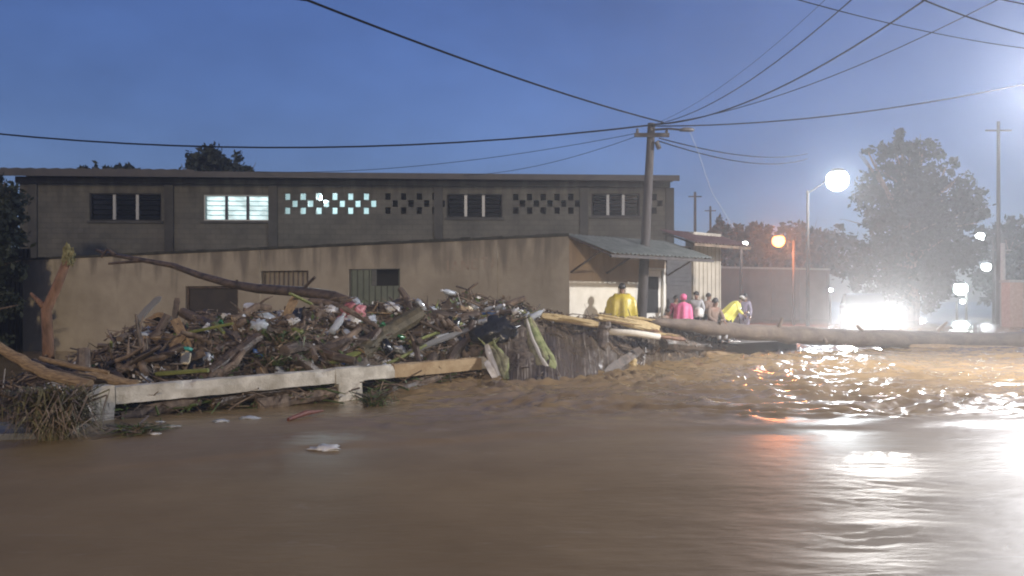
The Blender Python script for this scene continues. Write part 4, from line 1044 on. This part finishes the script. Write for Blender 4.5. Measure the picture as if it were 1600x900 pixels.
for a_, b2 in (((1215, 515, 23.4), (1222, 497, 23.2)), ((1465, 517, 26.8), (1480, 503, 26.6)), ((1120, 512, 21.8), (1128, 500, 21.5)), ((1350, 520, 25.5), (1338, 508, 25.2)), ((1285, 525, 24.5), (1292, 536, 24.1))):
    m = MB(); m.tube([P(*a_) - tb, P(*b2) - tb], [.07, .04], 7); m.build('branch_stub', M_bark, tk)
log_px('bare_log', [(1420, 541, 26.2), (1500, 545, 26.3), (1600, 549, 26.4), (1750, 553, 26.5)], [.10, .13, .15, .15], M_wood, 'pale barkless log lying in front of the fallen trunk', 'log')

# ------------------------------------------------------------------ poles and wires
pt, pb = P(1018, 193, 22.0), P(1002, 500, 22.0)
pole = empty('utility_pole', (pb.x, pb.y, 0.2), 0, 'leaning dark utility pole standing beside the shop door', 'utility pole')
po = Vector((pb.x, pb.y, 0.2)); ax = (pt - pb).normalized()
m = MB(); bot = pb - ax * 1.0; m.tube([bot - po, pb - po, (pb + pt) / 2 - po, pt - po], [.15, .145, .125, .105], 12); m.build('shaft', M_pole, pole, smooth=True)
m = MB(); c0 = P(1017, 211, 21.9) - po; m.box((-.45, -.05, -.05), (.5, .05, .05), Matrix.Translation(c0)); m.build('crossarm', M_pole, pole)
for k in (-.38, .0, .42):
    m = MB(); m.lathe([(.03, .05), (.05, .08), (.03, .11), (.045, .14), (.02, .17)], 8, Matrix.Translation(c0 + Vector((k, -.06, 0)))); m.build('insulator', M_shutter, pole)
m = MB(); m.tube([P(1018, 203, 21.9) - po, P(1045, 201, 21.7) - po, P(1066, 203, 21.5) - po], .03, 6); arm = m.build('lamp_arm', M_pole, pole)
m = lump(.22, .1, .07, 5, .05, 1, 2); e = P(1073, 203, 21.4) - po; m.v = [(a + e.x, b + e.y, c + e.z) for a, b, c in m.v]; m.build('unlit_lamp_head', M_shutter, arm, smooth=True)
m = MB(); m.tube([P(1026, 222, 21.9) - po, P(1030, 232, 21.85) - po], .07, 8); m.build('splice_box', M_shutter, pole)


def wire(pts3, r, label, sag=0.0, m_=None, group=None):
    """cable through 3D points with sag between neighbours"""
    q = []
    for i in range(len(pts3) - 1):
        a, c = Vector(pts3[i]), Vector(pts3[i + 1]); n_ = 18
        for k in range(n_):
            f = k / n_; v = a.lerp(c, f); v.z -= sag * 4 * f * (1 - f); q.append(v)
    q.append(Vector(pts3[-1])); m = MB(); m.tube(q, r, 5)
    return tag(place_at_base(m.build('cable', m_ or M_cable, smooth=True), q[0]), label, 'cable', group)
top = P(1020, 195, 21.9)
wire([P(1036, 191, 21.6), P(480, 0, 12.0), P(300, -80, 10.2)], .020, 'thick cable rising from the leaning pole over the building', .12)
wire([top, P(-300, 170, 23)], .024, 'sagging cable from the leaning pole above the building roof', .85)
wire([P(1018, 197, 21.9), P(1640, 123, 18.2)], .018, 'cable from the leaning pole passing above the white street lamp', .28)
wire([top, P(1400, -65, 11.5)], .011, 'steepest cable climbing from the leaning pole', .45)
wire([top, P(1490, -32, 12.0)], .016, 'thick cable climbing from the leaning pole between two thinner ones', .5)
wire([top, P(1600, -22, 13.0)], .011, 'lowest of the cables climbing from the leaning pole', .4)
wire([top, P(1320, -30, 14)], .005, 'faint thin cable climbing from the leaning pole', .3)
wire([P(1030, 216, 21.9), P(1262, 240, 45)], .018, 'upper of two cables from the pole crossarm to the lamp post', .35)
wire([P(1028, 220, 21.9), P(1262, 248, 45)], .018, 'lower of two cables from the pole crossarm to the lamp post', .45)
wire([P(1000, 211, 21.9), P(720, 274, 31)], .009, 'thin cable from the crossarm to the building roof', .25)
wire([P(996, 208, 21.9), P(400, 268, 30.5)], .009, 'thin cable from the crossarm to the far end of the roof', .35)
wire([P(1200, -14, 11), P(1660, 82, 15)], .008, 'lone thin cable crossing the climbing cables', .12)
wire([P(1380, -28, 11), P(1660, 66, 13.5)], .012, 'thicker cable crossing above the lone thin cable', .1)
wire([P(1500, -20, 11), P(1660, 14, 12)], .010, 'short cable crossing the upper corner of the sky', .05)
wire([P(1078, 206, 21.4), P(1092, 240, 21.6), P(1112, 300, 21.9), P(1140, 345, 22.4), P(1146, 360, 22.6), P(1136, 364, 22.7)], .006, 'pale loose wire dangling from the unlit lamp arm', 0.0, M_pcable)


def street_lamp(base, h, arm, head, label, power, colr, emis, pole_m=M_cpole, r0=.09, light=True, vis=0.3, group=None):
    root = empty('street_lamp', base, 0, label, 'street lamp', group)
    m = MB(); m.tube([(0, 0, -.5), (0, 0, h * .5), (0, 0, h)], [r0 * 1.25, r0, r0 * .75], 10); m.build('post', pole_m, root, smooth=True)
    hv = Vector(head)
    m = MB(); m.tube([(0, 0, h - .15), (hv.x * .5, hv.y * .5, (h + hv.z) / 2 + .1), (hv.x, hv.y, hv.z + vis * 1.1)], .04, 6); m.build('arm', pole_m, root)
    m = MB(); m.lathe([(.04, vis * 1.12), (vis * .5, vis * 1.05), (vis * .75, vis * .8), (vis * .76, vis * .7)], 14, Matrix.Translation(hv)); m.build('shade', M_shutter, root, smooth=True)
    m = MB(); m.lathe([(vis * math.cos(R(a_)) + .001, vis * math.sin(R(a_))) for a_ in range(60, -91, -15)], 16, Matrix.Translation(hv)); m.build('lit_globe', emat('lamp_glow', colr, emis), root, smooth=True)
    if light:
        ld = bpy.data.lights.new('lamp_light', 'POINT'); ld.energy = power; ld.color = colr; ld.shadow_soft_size = .05 + vis * .3
        lo = bpy.data.objects.new('lamp_light', ld); C.objects.link(lo); lo.parent = root; lo.location = hv + Vector((0, -.06 - vis * 1.05, -.05))
    return root


def lamp_px(px, py, d, pole_px, label, power, colr, emis, vis=.3, light=True, pole_m=M_pole, toph=None):
    hd = P(px, py, d); bx = (pole_px - 800) / F * d
    h = (toph and (CAMH + (HOR - toph) / F * d)) or hd.z
    return street_lamp((bx, d, 0), h, None, (hd.x - bx, -.3, hd.z), label, power, colr, emis, pole_m, vis=vis, light=light)
WHITE = (0.90, 0.97, 1.0)
lamp_px(1305, 283, 45, 1262, 'tall street lamp with dazzling white light left of the big tree', 2800, WHITE, 40, .6, toph=298)
lamp_px(1214, 377, 52, 1240, 'street lamp glowing orange beyond the far wall', 2200, (1.0, .27, .07), 10, .4)
lamp_px(1162, 381, 47, 1158, 'small white lamp on a dark post beside the shop wall', 20, (1, .92, .85), 25, .14, pole_m=M_pole)
lamp_px(1528, 370, 66, 1552, 'highest of the small white lamps beyond the big tree', 120, WHITE, 40, .34)
lamp_px(1538, 417, 76, 1556, 'slanting white lamp under the highest far lamp', 120, WHITE, 40, .40)
lamp_px(1498, 451, 70, 1510, 'greenish white lamp low beside the big tree', 250, (.80, 1.0, .95), 60, .55)
lamp_px(1435, 453, 85, 1436, 'white lamp low between car and greenish lamp', 120, WHITE, 40, .46)
lamp_px(1501, 471, 70, 1495, 'tiny white lamp beneath the greenish lamp', 10, WHITE, 25, .2, light=False)
lamp_px(1296, 453, 60, 1297, 'tiny white lamp left of the car headlights', 10, WHITE, 25, .14, light=False)
# the lamp past the right edge whose light lies on the water
street_lamp((13.2, 18.0, 0), 6.8, None, (-.9, 0, 6.4), 'street lamp at the roadside lighting the near water', 7600, (.97, .97, 1.0), 300, vis=.3)

m = MB(); q = P(1560, 492, 55); m.tube([(0, 0, -.5), (0, 0, P(1560, 190, 55).z)], [.16, .10], 10); pl2 = m.build('shaft', M_pole, None, smooth=True)
root = empty('utility_pole', (q.x, q.y, 0), 0, 'tall thin utility pole rising right of the big tree', 'utility pole'); pl2.parent = root
m = MB(); m.box((-.9, -.05, P(1560, 205, 55).z), (.9, .05, P(1560, 205, 55).z + .1)); m.build('crossarm', M_pole, root)
m = MB(); m.tube([(0, 0, 0.0), (0, 0, P(1567, 380, 50).z)], [.17, .13], 10); root = empty('concrete_post', P(1567, 534, 50).xy.to_3d(), 0, 'short pale concrete post beside the tall thin pole', 'post'); m.build('shaft', M_cpole, root, smooth=True)
m = MB(); m.box((0, -.05, P(1567, 392, 50).z), (.5, .05, P(1567, 392, 50).z + .08)); m.build('bracket', M_cpole, root)
for px, y0, y1, d in ((1086, 300, 480, 60), (1110, 322, 480, 70)):
    m = MB(); q = P(px, 480, d); m.tube([(0, 0, -.5), (0, 0, P(px, y0, d).z)], [.14, .09], 8); root = empty('utility_pole', (q.x, q.y, 0), 0, 'distant dark pole behind the shop, %s of a pair' % ('taller' if px == 1086 else 'shorter'), 'utility pole'); m.build('shaft', M_pole, root)
    m = MB(); zz_ = P(px, y0 + 8, d).z; m.box((-.5, -.04, zz_), (.5, .04, zz_ + .08)); m.build('crossarm', M_pole, root)

# far yard wall and pillar
FW = Face((17.0, 64), (27, 68)); fw = empty('far_wall', FW.A, FW.rz, 'pinkish plaster wall along the far side of the street', 'wall')
m = MB(); m.box((-1.2, 0, -.5), (FW.L, .2, 4.2)); m.build('wall_panel', M_farwall, fw)
m = MB(); m.box((-1.25, -.04, 4.203), (FW.L + .05, .24, 4.35)); m.build('coping', M_cpole, fw)
for k in range(5):
    u = -1 + (FW.L + .8) * k / 4; m = MB(); m.box((u - .15, -.05, -.5), (u + .15, -.002, 4.19)); m.build('pier', M_farwall, fw)
q = P(1582, 500, 48); pr = empty('brick_pillar', (q.x, q.y, 0), 0, 'stout brick gate pillar beside the pale concrete post', 'pillar')
m = MB(); m.box((-.42, -.42, -.4), (.42, .42, 2.7)); m.build('shaft', mat('brick_red_plaster', (.30, .19, .14), (.38, .26, .2), .9, 5), pr, bevel=.02)
m = MB(); m.box((-.5, -.5, 2.703), (.5, .5, 2.85)); m.build('cap', M_cpole, pr, bevel=.02)

# ------------------------------------------------------------------ trees
def tree(base, h, lobes, N, leaf, m_leaf, label, seed=1, group=None, trunk_r=.3):
    root = empty('leafy_tree', base, 0, label, 'tree', group); r = np.random.default_rng(seed); rr_ = random.Random(seed)
    m = MB(); fork = h * .32
    m.tube([(0, 0, -.8), (.1, 0, fork * .5), (0, .1, fork)], [trunk_r * 1.2, trunk_r, trunk_r * .8], 9, wob=.05)
    for (cx, cy_, cz, rx, rz) in lobes:
        m.tube([(0, .1, fork * .95), (cx * .45, cy_ * .45, fork + (cz - fork) * .55), (cx, cy_, cz)], [trunk_r * .55, trunk_r * .35, trunk_r * .12], 6, wob=.05)
        for k in range(5):
            e = Vector((cx, cy_, cz)) + Vector((rr_.gauss(0, rx * .5), rr_.gauss(0, rx * .5), rr_.gauss(0, rz * .5)))
            m.tube([(cx * .6, cy_ * .6, fork + (cz - fork) * .65), e], [trunk_r * .18, trunk_r * .04], 4)
    m.build('trunk', M_bark, root)
    Vs = []; vol = sum(l[3] ** 2 * l[4] for l in lobes)
    for (cx, cy_, cz, rx, rz) in lobes:
        n_ = int(N * rx * rx * rz / vol); ncl = max(10, n_ // 42)
        d = r.normal(size=(ncl, 3)); d /= np.linalg.norm(d, axis=1)[:, None]; rad = r.random(ncl) ** .33 * (1 + .15 * r.normal(size=ncl))
        cl = d * rad[:, None] * np.array([rx, rx, rz]) + np.array([cx, cy_, cz])
        idx = r.integers(0, ncl, n_); c_ = cl[idx] + r.normal(size=(n_, 3)) * (rx * .10)
        a = r.normal(size=(n_, 3)); a /= np.linalg.norm(a, axis=1)[:, None]; b2 = np.cross(a, r.normal(size=(n_, 3))); b2 /= np.linalg.norm(b2, axis=1)[:, None]
        s = leaf * (.5 + r.random(n_))[:, None]
        Vs.append(np.stack([c_ - a * s, c_ + b2 * s * .5, c_ + a * s, c_ - b2 * s * .5], 1).reshape(-1, 3))
    Vs = np.concatenate(Vs); mesh_np('crown', Vs, np.arange(len(Vs)).reshape(-1, 4), m_leaf, root)
    return root
def lobes_px(base, d, L):
    out = []
    for (px, py, rpx, rpy, dy) in L:
        v = P(px, py, d); out.append((v.x - base[0], dy, v.z - base[2], rpx / F * d, rpy / F * d))
    return out
def tree_px(bx, d, L, N, leaf, m_leaf, label, seed, tr=.3, group=None):
    base = (P(bx, 480, d).x, d, 0); lob = lobes_px(base, d, L); h = max(l[2] + l[4] for l in lob)
    return tree(base, h, lob, N, leaf, m_leaf, label, seed, group, tr)
tree_px(1425, 62, [(1408, 232, 38, 24, 0), (1452, 235, 36, 28, 1), (1478, 262, 22, 30, 0), (1410, 285, 60, 34, 1), (1465, 315, 60, 36, 0), (1400, 350, 62, 45, -1), (1470, 385, 66, 48, 1), (1515, 330, 36, 34, 0), (1380, 420, 50, 50, 1), (1440, 440, 60, 40, 0), (1355, 235, 16, 7, 0)],
        26000, .2, M_leafd, 'big rounded tree looming behind the car headlights', 5, .45)
tree_px(1585, 80, [(1570, 370, 36, 26, 0), (1610, 372, 40, 32, 2), (1560, 425, 44, 42, 0), (1620, 425, 50, 45, 0)], 7000, .3, M_leafd, 'dark tree behind the tall thin pole', 6)
tree_px(1165, 75, [(1150, 362, 36, 20, 0), (1185, 372, 36, 22, 1), (1125, 385, 34, 26, 0), (1170, 400, 50, 30, 0)], 6000, .3, M_leafd, 'dark rounded tree behind the far wall', 7)
tree_px(1240, 90, [(1235, 380, 40, 28, 0), (1275, 390, 40, 34, 1), (1215, 410, 40, 30, 0), (1310, 400, 44, 40, 0)], 6000, .34, M_leafd, 'dark tree behind the orange street lamp', 8)
tree_px(330, 44, [(335, 262, 44, 24, 0), (300, 268, 24, 18, 0), (365, 266, 26, 18, 1), (345, 292, 55, 28, 0)], 7000, .16, M_leafd, 'dark spiky tree behind the building roof above the lit window', 9)
tree_px(185, 44, [(188, 272, 30, 15, 0), (150, 276, 26, 12, 0), (220, 282, 24, 12, 0), (180, 295, 50, 20, 0)], 5000, .16, M_leafd, 'low dark tree behind the building roof at its far end', 10)
tree_px(-40, 24, [(-22, 400, 52, 110, 0), (-60, 330, 60, 70, 1), (-18, 510, 48, 80, -1), (-90, 450, 70, 110, 0), (-10, 315, 34, 40, 0), (-8, 570, 40, 70, -1), (-50, 590, 50, 60, -1)], 26000, .10, M_leafd, 'dark leafy tree beyond the left end of the yard wall', 11)

# ------------------------------------------------------------------ car facing the camera
cq = P(1356, 520, 35.0) + Vector((.75, 2.1, 0))
car = empty('parked_car', (cq.x, cq.y, 0.12), R(-19), 'dark off-road car with dazzling headlights behind the fallen trunk', 'car')
prof = [(-2.2, .45), (-2.28, .62), (-2.2, .98), (-1.9, 1.08), (-.95, 1.16), (-.3, 1.72), (.1, 1.8), (1.9, 1.78), (2.25, 1.2), (2.3, .6), (2.2, .42)]
m = MB(); k = len(prof); vs = []
for x, s in ((-.9, 0), (-.82, 1), (.82, 1), (.9, 0)):
    for (y, z) in prof: vs.append((x * (.86 if z > 1.2 else 1), y, z + (0.03 if s and z > 1 else 0)))
fs = []
for i in range(3):
    for j in range(k): fs.append((i * k + j, i * k + (j + 1) % k, (i + 1) * k + (j + 1) % k, (i + 1) * k + j))
fs += [tuple(range(k)), tuple(range(4 * k - 1, 3 * k - 1, -1))]
m.add(vs, fs).build('body', M_car, car, bevel=.03)
m = MB(); m.add([(-.70, -.99, 1.22), (.70, -.99, 1.22), (.64, -.36, 1.74), (-.64, -.36, 1.74)], [(0, 1, 2, 3)]); m.build('windscreen', M_glass, car)
m = MB(); m.box((-.88, -2.36, .44), (.88, -2.2, .66)); m.build('bumper', M_shutter, car, bevel=.03)
m = MB(); m.box((-.5, -2.31, .74), (.5, -2.26, 1.0)); gr = m.build('grille', M_dark, car)
for kk in range(4):
    m = MB(); m.box((-.48, -2.335, .77 + kk * .06), (.48, -2.312, .79 + kk * .06)); m.build('grille_bar', M_chrome, gr)
m = MB(); m.box((-.26, -2.385, .48), (.26, -2.365, .6)); m.build('number_plate', M_cream_w, car)
for s in (-1, 1):
    m = MB(); m.box((s * .95 - .1, -.85, 1.2), (s * .95 + .1, -.75, 1.36)); m.build('wing_mirror', M_car, car, bevel=.02)
    hm = Matrix.Translation((s * .66, -2.24, .90)) @ Matrix.Rotation(R(90), 4, 'X')
    m = MB(); m.lathe([(.17, 0), (.17, .06), (.14, .1)], 16, hm); hd = m.build('headlight', M_chrome, car)
    m = MB(); m.lathe([(.14, .1), (.10, .125), (.02, .135)], 16, hm); m.build('lit_lens', emat('headlight_glow', (1, .98, .94), 18), hd, smooth=True)
    ld = bpy.data.lights.new('headlight_beam', 'SPOT'); ld.energy = 14000; ld.spot_size = R(50); ld.spot_blend = .9; ld.shadow_soft_size = .12; ld.color = (1, .97, .93)
    lo = bpy.data.objects.new('headlight_beam', ld); C.objects.link(lo); lo.parent = car; lo.location = (s * .66, -2.48, .9); lo.rotation_euler = (R(84), 0, R(180))
    for y in (-1.45, 1.45):
        wm = Matrix.Translation((s * .80, y, .36)) @ Matrix.Rotation(R(90), 4, 'Y')
        m = MB(); m.lathe([(.2, -.11), (.34, -.11), (.37, -.06), (.37, .06), (.34, .11), (.2, .11)], 18, wm); wl = m.build('wheel', M_tyre, car)
        m = MB(); m.lathe([(.19, -.09), (.19, .09), (.06, .1)], 14, wm); m.build('rim', M_chrome, wl)

# ------------------------------------------------------------------ people
J0 = dict(pel=(0, 0, .95), spi=(0, 0, 1.14), che=(0, 0, 1.34), nek=(0, 0, 1.48), hd1=(0, -.01, 1.56), hd2=(0, -.015, 1.65), hd3=(0, 0, 1.73),
          shL=(-.18, 0, 1.42), elL=(-.25, .02, 1.14), wrL=(-.27, -.06, .90), shR=(.18, 0, 1.42), elR=(.25, .02, 1.14), wrR=(.27, -.06, .90),
          hiL=(-.1, 0, .90), knL=(-.11, -.02, .50), anL=(-.11, .03, .08), toL=(-.12, -.13, .03), hiR=(.1, 0, .90), knR=(.11, -.02, .50), anR=(.11, .03, .08), toR=(.12, -.13, .03))
RAD = dict(pel=.13, spi=.125, che=.14, nek=.055, hd1=.072, hd2=.088, hd3=.06, sh=.062, el=.043, wr=.03, hi=.09, kn=.06, an=.042, to=.035)
BONES = [('pel', 'spi'), ('spi', 'che'), ('che', 'nek'), ('nek', 'hd1'), ('hd1', 'hd2'), ('hd2', 'hd3')] + [b_ for s in 'LR' for b_ in (('che', 'sh' + s), ('sh' + s, 'el' + s), ('el' + s, 'wr' + s), ('pel', 'hi' + s), ('hi' + s, 'kn' + s), ('kn' + s, 'an' + s), ('an' + s, 'to' + s))]
def rad(k, g_=0): return RAD.get(k, RAD.get(k[:2], .05)) + g_
def skinned(name, J, bones, grow, m_, parent, root, fingers=False, sub=1):
    keys = []
    for a, b2 in bones:
        for k in (a, b2):
            if k not in keys: keys.append(k)
    vs = [Vector(J[k]) for k in keys]; rs = [rad(k, grow) for k in keys]; es = [(keys.index(a), keys.index(b2)) for a, b2 in bones]
    if fingers:
        for s in 'LR':
            wv = Vector(J['wr' + s]); ev = Vector(J['el' + s]); d = (wv - ev).normalized(); side = d.cross(Vector((0, 1, .2))).normalized(); fwd = side.cross(d)
            pi = len(vs); vs.append(wv + d * .07); rs.append(.034); es.append((keys.index('wr' + s), pi))
            for k, (o_, L) in enumerate(((-.03, .065), (-.01, .078), (.012, .072), (.032, .055))):
                i = len(vs); vs.append(wv + d * .10 + fwd * o_); rs.append(.0095); es.append((pi, i))
                vs.append(wv + d * (.10 + L) + fwd * o_ + side * .018); rs.append(.008); es.append((i, i + 1))
            i = len(vs); vs.append(wv + d * .06 - fwd * .05); rs.append(.011); es.append((pi, i)); vs.append(wv + d * .105 - fwd * .062); rs.append(.009); es.append((i, i + 1))
        i = len(vs); h2 = Vector(J['hd2']); h1 = Vector(J['hd1']); 
        vs.append(h2.lerp(h1, .45) + Vector((0, -.095, 0))); rs.append(.014); es.append((keys.index('hd2'), i))
    me = bpy.data.meshes.new(name); me.from_pydata([tuple(v) for v in vs], es, []); me.materials.append(m_)
    o = bpy.data.objects.new(name, me); C.objects.link(o); o.parent = parent
    o.modifiers.new('skin', 'SKIN').use_smooth_shade = True
    for i, r_ in enumerate(rs):
        sv = me.skin_vertices[0].data[i]; sv.radius = (r_, r_); sv.use_root = (i == keys.index(root))
    s_ = o.modifiers.new('sub', 'SUBSURF'); s_.levels = sub; s_.render_levels = sub
    return o
def person(loc, rz, h, J, label, shirt=None, trousers=M_pants, poncho=None, hood=None, cap=None, sleeves=True):
    root = empty('person', loc, rz, label, 'person'); s = h / 1.73; root.scale = (s, s, s)
    J = {**J0, **J}
    skinned('body', J, BONES, 0, M_skin, root, 'pel', True)
    skinned('trousers', J, [b_ for b_ in BONES if b_[0][:2] in ('pe', 'hi', 'kn') and b_[1][:2] in ('hi', 'kn', 'an')], .02, trousers, root, 'pel')
    for sd in 'LR': skinned('shoe', J, [('an' + sd, 'to' + sd)], .014, M_shoe, root, 'an' + sd)
    if shirt:
        bs = [('pel', 'spi'), ('spi', 'che')] + [x for sd in 'LR' for x in (('che', 'sh' + sd), ('sh' + sd, 'el' + sd))] + ([('elL', 'wrL'), ('elR', 'wrR')] if sleeves else [])
        skinned('top', J, bs, .024, shirt, root, 'pel')
    if poncho:
        m_, low, wid = poncho; n_ = 48; a = Vector(J['nek']); b2 = Vector(J['pel']); down = (b2 - a).normalized(); sd = Vector((1, 0, 0)); fw_ = down.cross(sd).normalized()
        mb_ = MB(); vs = []; rows = [(.0, .08, .08), (.04, .2, .13), (.09, .36, .17), (.2, .43, .21), (.5, .45, .24), (.75, .46, .26), (low, .47, .28)]
        for i, (t_, rx, ry) in enumerate(rows):
            for k in range(n_):
                th = 2 * math.pi * k / n_; fold = 1 + .13 * math.sin(7 * th + 1.3) * min(1, .25 + t_ * 1.2) + .06 * math.sin(12 * th + 2) * t_
                q = a + down * t_ * (1 - .03 * math.sin(3 * th)) + sd * math.cos(th) * rx * wid * fold + fw_ * math.sin(th) * ry * fold
                vs.append(q)
        fs = [(i * n_ + k, i * n_ + (k + 1) % n_, (i + 1) * n_ + (k + 1) % n_, (i + 1) * n_ + k) for i in range(len(rows) - 1) for k in range(n_)]
        mb_.add(vs, fs).build('poncho', m_, root, smooth=True)
    hc = Vector(J['hd2']); up = (Vector(J['hd3']) - Vector(J['hd1'])).normalized()
    def dome(name, r_, m_, zlo, back_=.012):
        mb_ = MB(); mb_.lathe([(r_ * .98, zlo), (r_ * 1.04, .0), (r_ * .95, .05), (r_ * .7, .085), (r_ * .3, .11), (.004, .115)], 16, Matrix.Translation(hc + Vector((0, back_, 0)) + up * .01) @ up.to_track_quat('Z', 'Y').to_matrix().to_4x4())
        return mb_.build(name, m_, root, smooth=True)
    if hood: dome('hood', .115, hood, -.10, .03)
    else: dome('hair', .098, M_hair, -.04, .018)
    if cap:
        cp = dome('cap', .106, cap, .02)
        mb_ = MB(); mb_.box((-.07, -.19, .02), (.07, -.09, .035), Matrix.Translation(hc)); mb_.build('peak', cap, cp)
    for sd in (-1, 1):
        mb_ = lump(.013, .009, .011, 3, 0, 1, 1); e = hc + Vector((sd * .034, -.083, .0)); mb_.v = [(a + e.x, b + e.y, c + e.z) for a, b, c in mb_.v]; mb_.build('eye', M_hair, root)
        mb_ = lump(.014, .022, .034, 3, 0, 1, 1); e = hc + Vector((sd * .09, .0, -.01)); mb_.v = [(a + e.x, b + e.y, c + e.z) for a, b, c in mb_.v]; mb_.build('ear', M_skin, root)
    mb_ = MB(); e = hc.lerp(Vector(J['hd1']), .95); mb_.box((e.x - .026, e.y - .078, e.z - .005), (e.x + .026, e.y - .066, e.z + .005)); mb_.build('mouth', M_red, root)
    return root
PZ = 0.352
def pv_(px, d): v = P(px, 470, d); return (v.x, v.y, PZ)
arms_out = dict(elL=(-.34, -.02, 1.2), wrL=(-.38, -.1, .98), elR=(.34, -.02, 1.2), wrR=(.44, -.12, 1.0))
person(pv_(972, 21.2), R(178), 1.68, arms_out, 'person in a wide yellow rain poncho facing the shop wall', poncho=(M_rain, 1.0, .9), shirt=M_rain)
hold = dict(elL=(-.24, -.08, 1.14), wrL=(-.1, -.26, 1.12), elR=(.24, -.08, 1.14), wrR=(.1, -.26, 1.12))
person(pv_(1068, 22.9), R(160), 1.42, hold, 'person in a pink hooded raincoat before the grey shutter', poncho=(M_pinkc, .75, .7), hood=M_pinkc)
person(pv_(1056, 23.4), R(20), 1.38, {}, 'person in dark red half behind the pink raincoat', shirt=mat('dark_red_cloth', (.16, .02, .05), None, .8))
person(pv_(1088, 23.6), R(-30), 1.5, dict(elR=(.26, .0, 1.15), wrR=(.2, -.12, .95)), 'person in a pale grey top holding a white bag', shirt=M_grey)
person(pv_(1107, 24.4), R(40), 1.46, hold, 'person in a brown top beside the pale grey top', shirt=M_brownc)
bend = dict(spi=(0, -.06, 1.12), che=(0, -.2, 1.26), nek=(0, -.31, 1.34), hd1=(0, -.37, 1.39), hd2=(0, -.42, 1.46), hd3=(0, -.45, 1.53), shL=(-.18, -.24, 1.33), elL=(-.27, -.3, 1.07), wrL=(-.2, -.45, .93), shR=(.18, -.24, 1.33), elR=(.27, -.3, 1.07), wrR=(.2, -.45, .93))
person(pv_(1140, 24.8), R(75), 1.55, bend, 'person in a lemon yellow raincoat with a pale cap leaning forward', poncho=(M_rain2, .72, .7), shirt=M_rain2, cap=M_white)
person(pv_(1164, 25.6), R(-50), 1.45, {}, 'person in mauve grey clothes behind the lemon raincoat', shirt=M_mauve, trousers=M_mauve)
sit = dict(pel=(0, .02, .52), spi=(0, .0, .72), che=(0, -.05, .92), nek=(0, -.1, 1.06), hd1=(0, -.13, 1.13), hd2=(0, -.15, 1.22), hd3=(0, -.15, 1.3), shL=(-.18, -.06, 1.0), elL=(-.26, -.16, .76), wrL=(-.15, -.36, .62), shR=(.18, -.06, 1.0), elR=(.26, -.16, .76), wrR=(.15, -.36, .62),
           hiL=(-.1, 0, .5), knL=(-.13, -.42, .52), anL=(-.12, -.45, .1), toL=(-.12, -.6, .05), hiR=(.1, 0, .5), knR=(.13, -.42, .52), anR=(.12, -.45, .1), toR=(.12, -.6, .05))
v = P(1116, 505, 22.0); person((v.x, v.y + .2, v.z - .55), R(25), 1.62, sit, 'person in a faded brown shirt sitting on the fallen trunk', shirt=M_brownc, trousers=M_grey)
v = P(1040, 470, 23.0); person((v.x, v.y, PZ), R(30), 1.35, dict(sit), 'person sitting hunched at the shop door step', shirt=mat('tan_cloth', (.25, .2, .15), None, .9), trousers=mat('olive_cloth', (.07, .075, .05), None, .9))
m = MB(); m.box((-.25, -.2, 0), (.25, .2, .36)); o = m.build('door_step', M_concrete, bevel=.02); o.location = (v.x, v.y + .12, PZ); tag(o, 'low concrete step under the person sitting at the shop door', 'step')
q = P(1092, 490, 23.2); o = lump(.14, .1, .2, 77, .25).build('carrier_bag', M_white, smooth=True); o.location = q; tag(o, 'full white carrier bag held by the person in pale grey', 'bag')

# ------------------------------------------------------------------ misty air
m = MB(); m.box((-160, -40, -2.0), (160, 170, 26)); hz = m.build('haze', bpy.data.materials.new('mist')); hm_ = hz.data.materials[0]; hm_.use_nodes = True
t = hm_.node_tree; t.nodes.clear(); vo = t.nodes.new('ShaderNodeVolumePrincipled'); ou = t.nodes.new('ShaderNodeOutputMaterial')
vo.inputs['Color'].default_value = (.86, .88, .92, 1); vo.inputs['Density'].default_value = 0.0028; vo.inputs['Anisotropy'].default_value = 0.6
t.links.new(vo.outputs[0], ou.inputs['Volume']); tag(hz, kind='stuff')
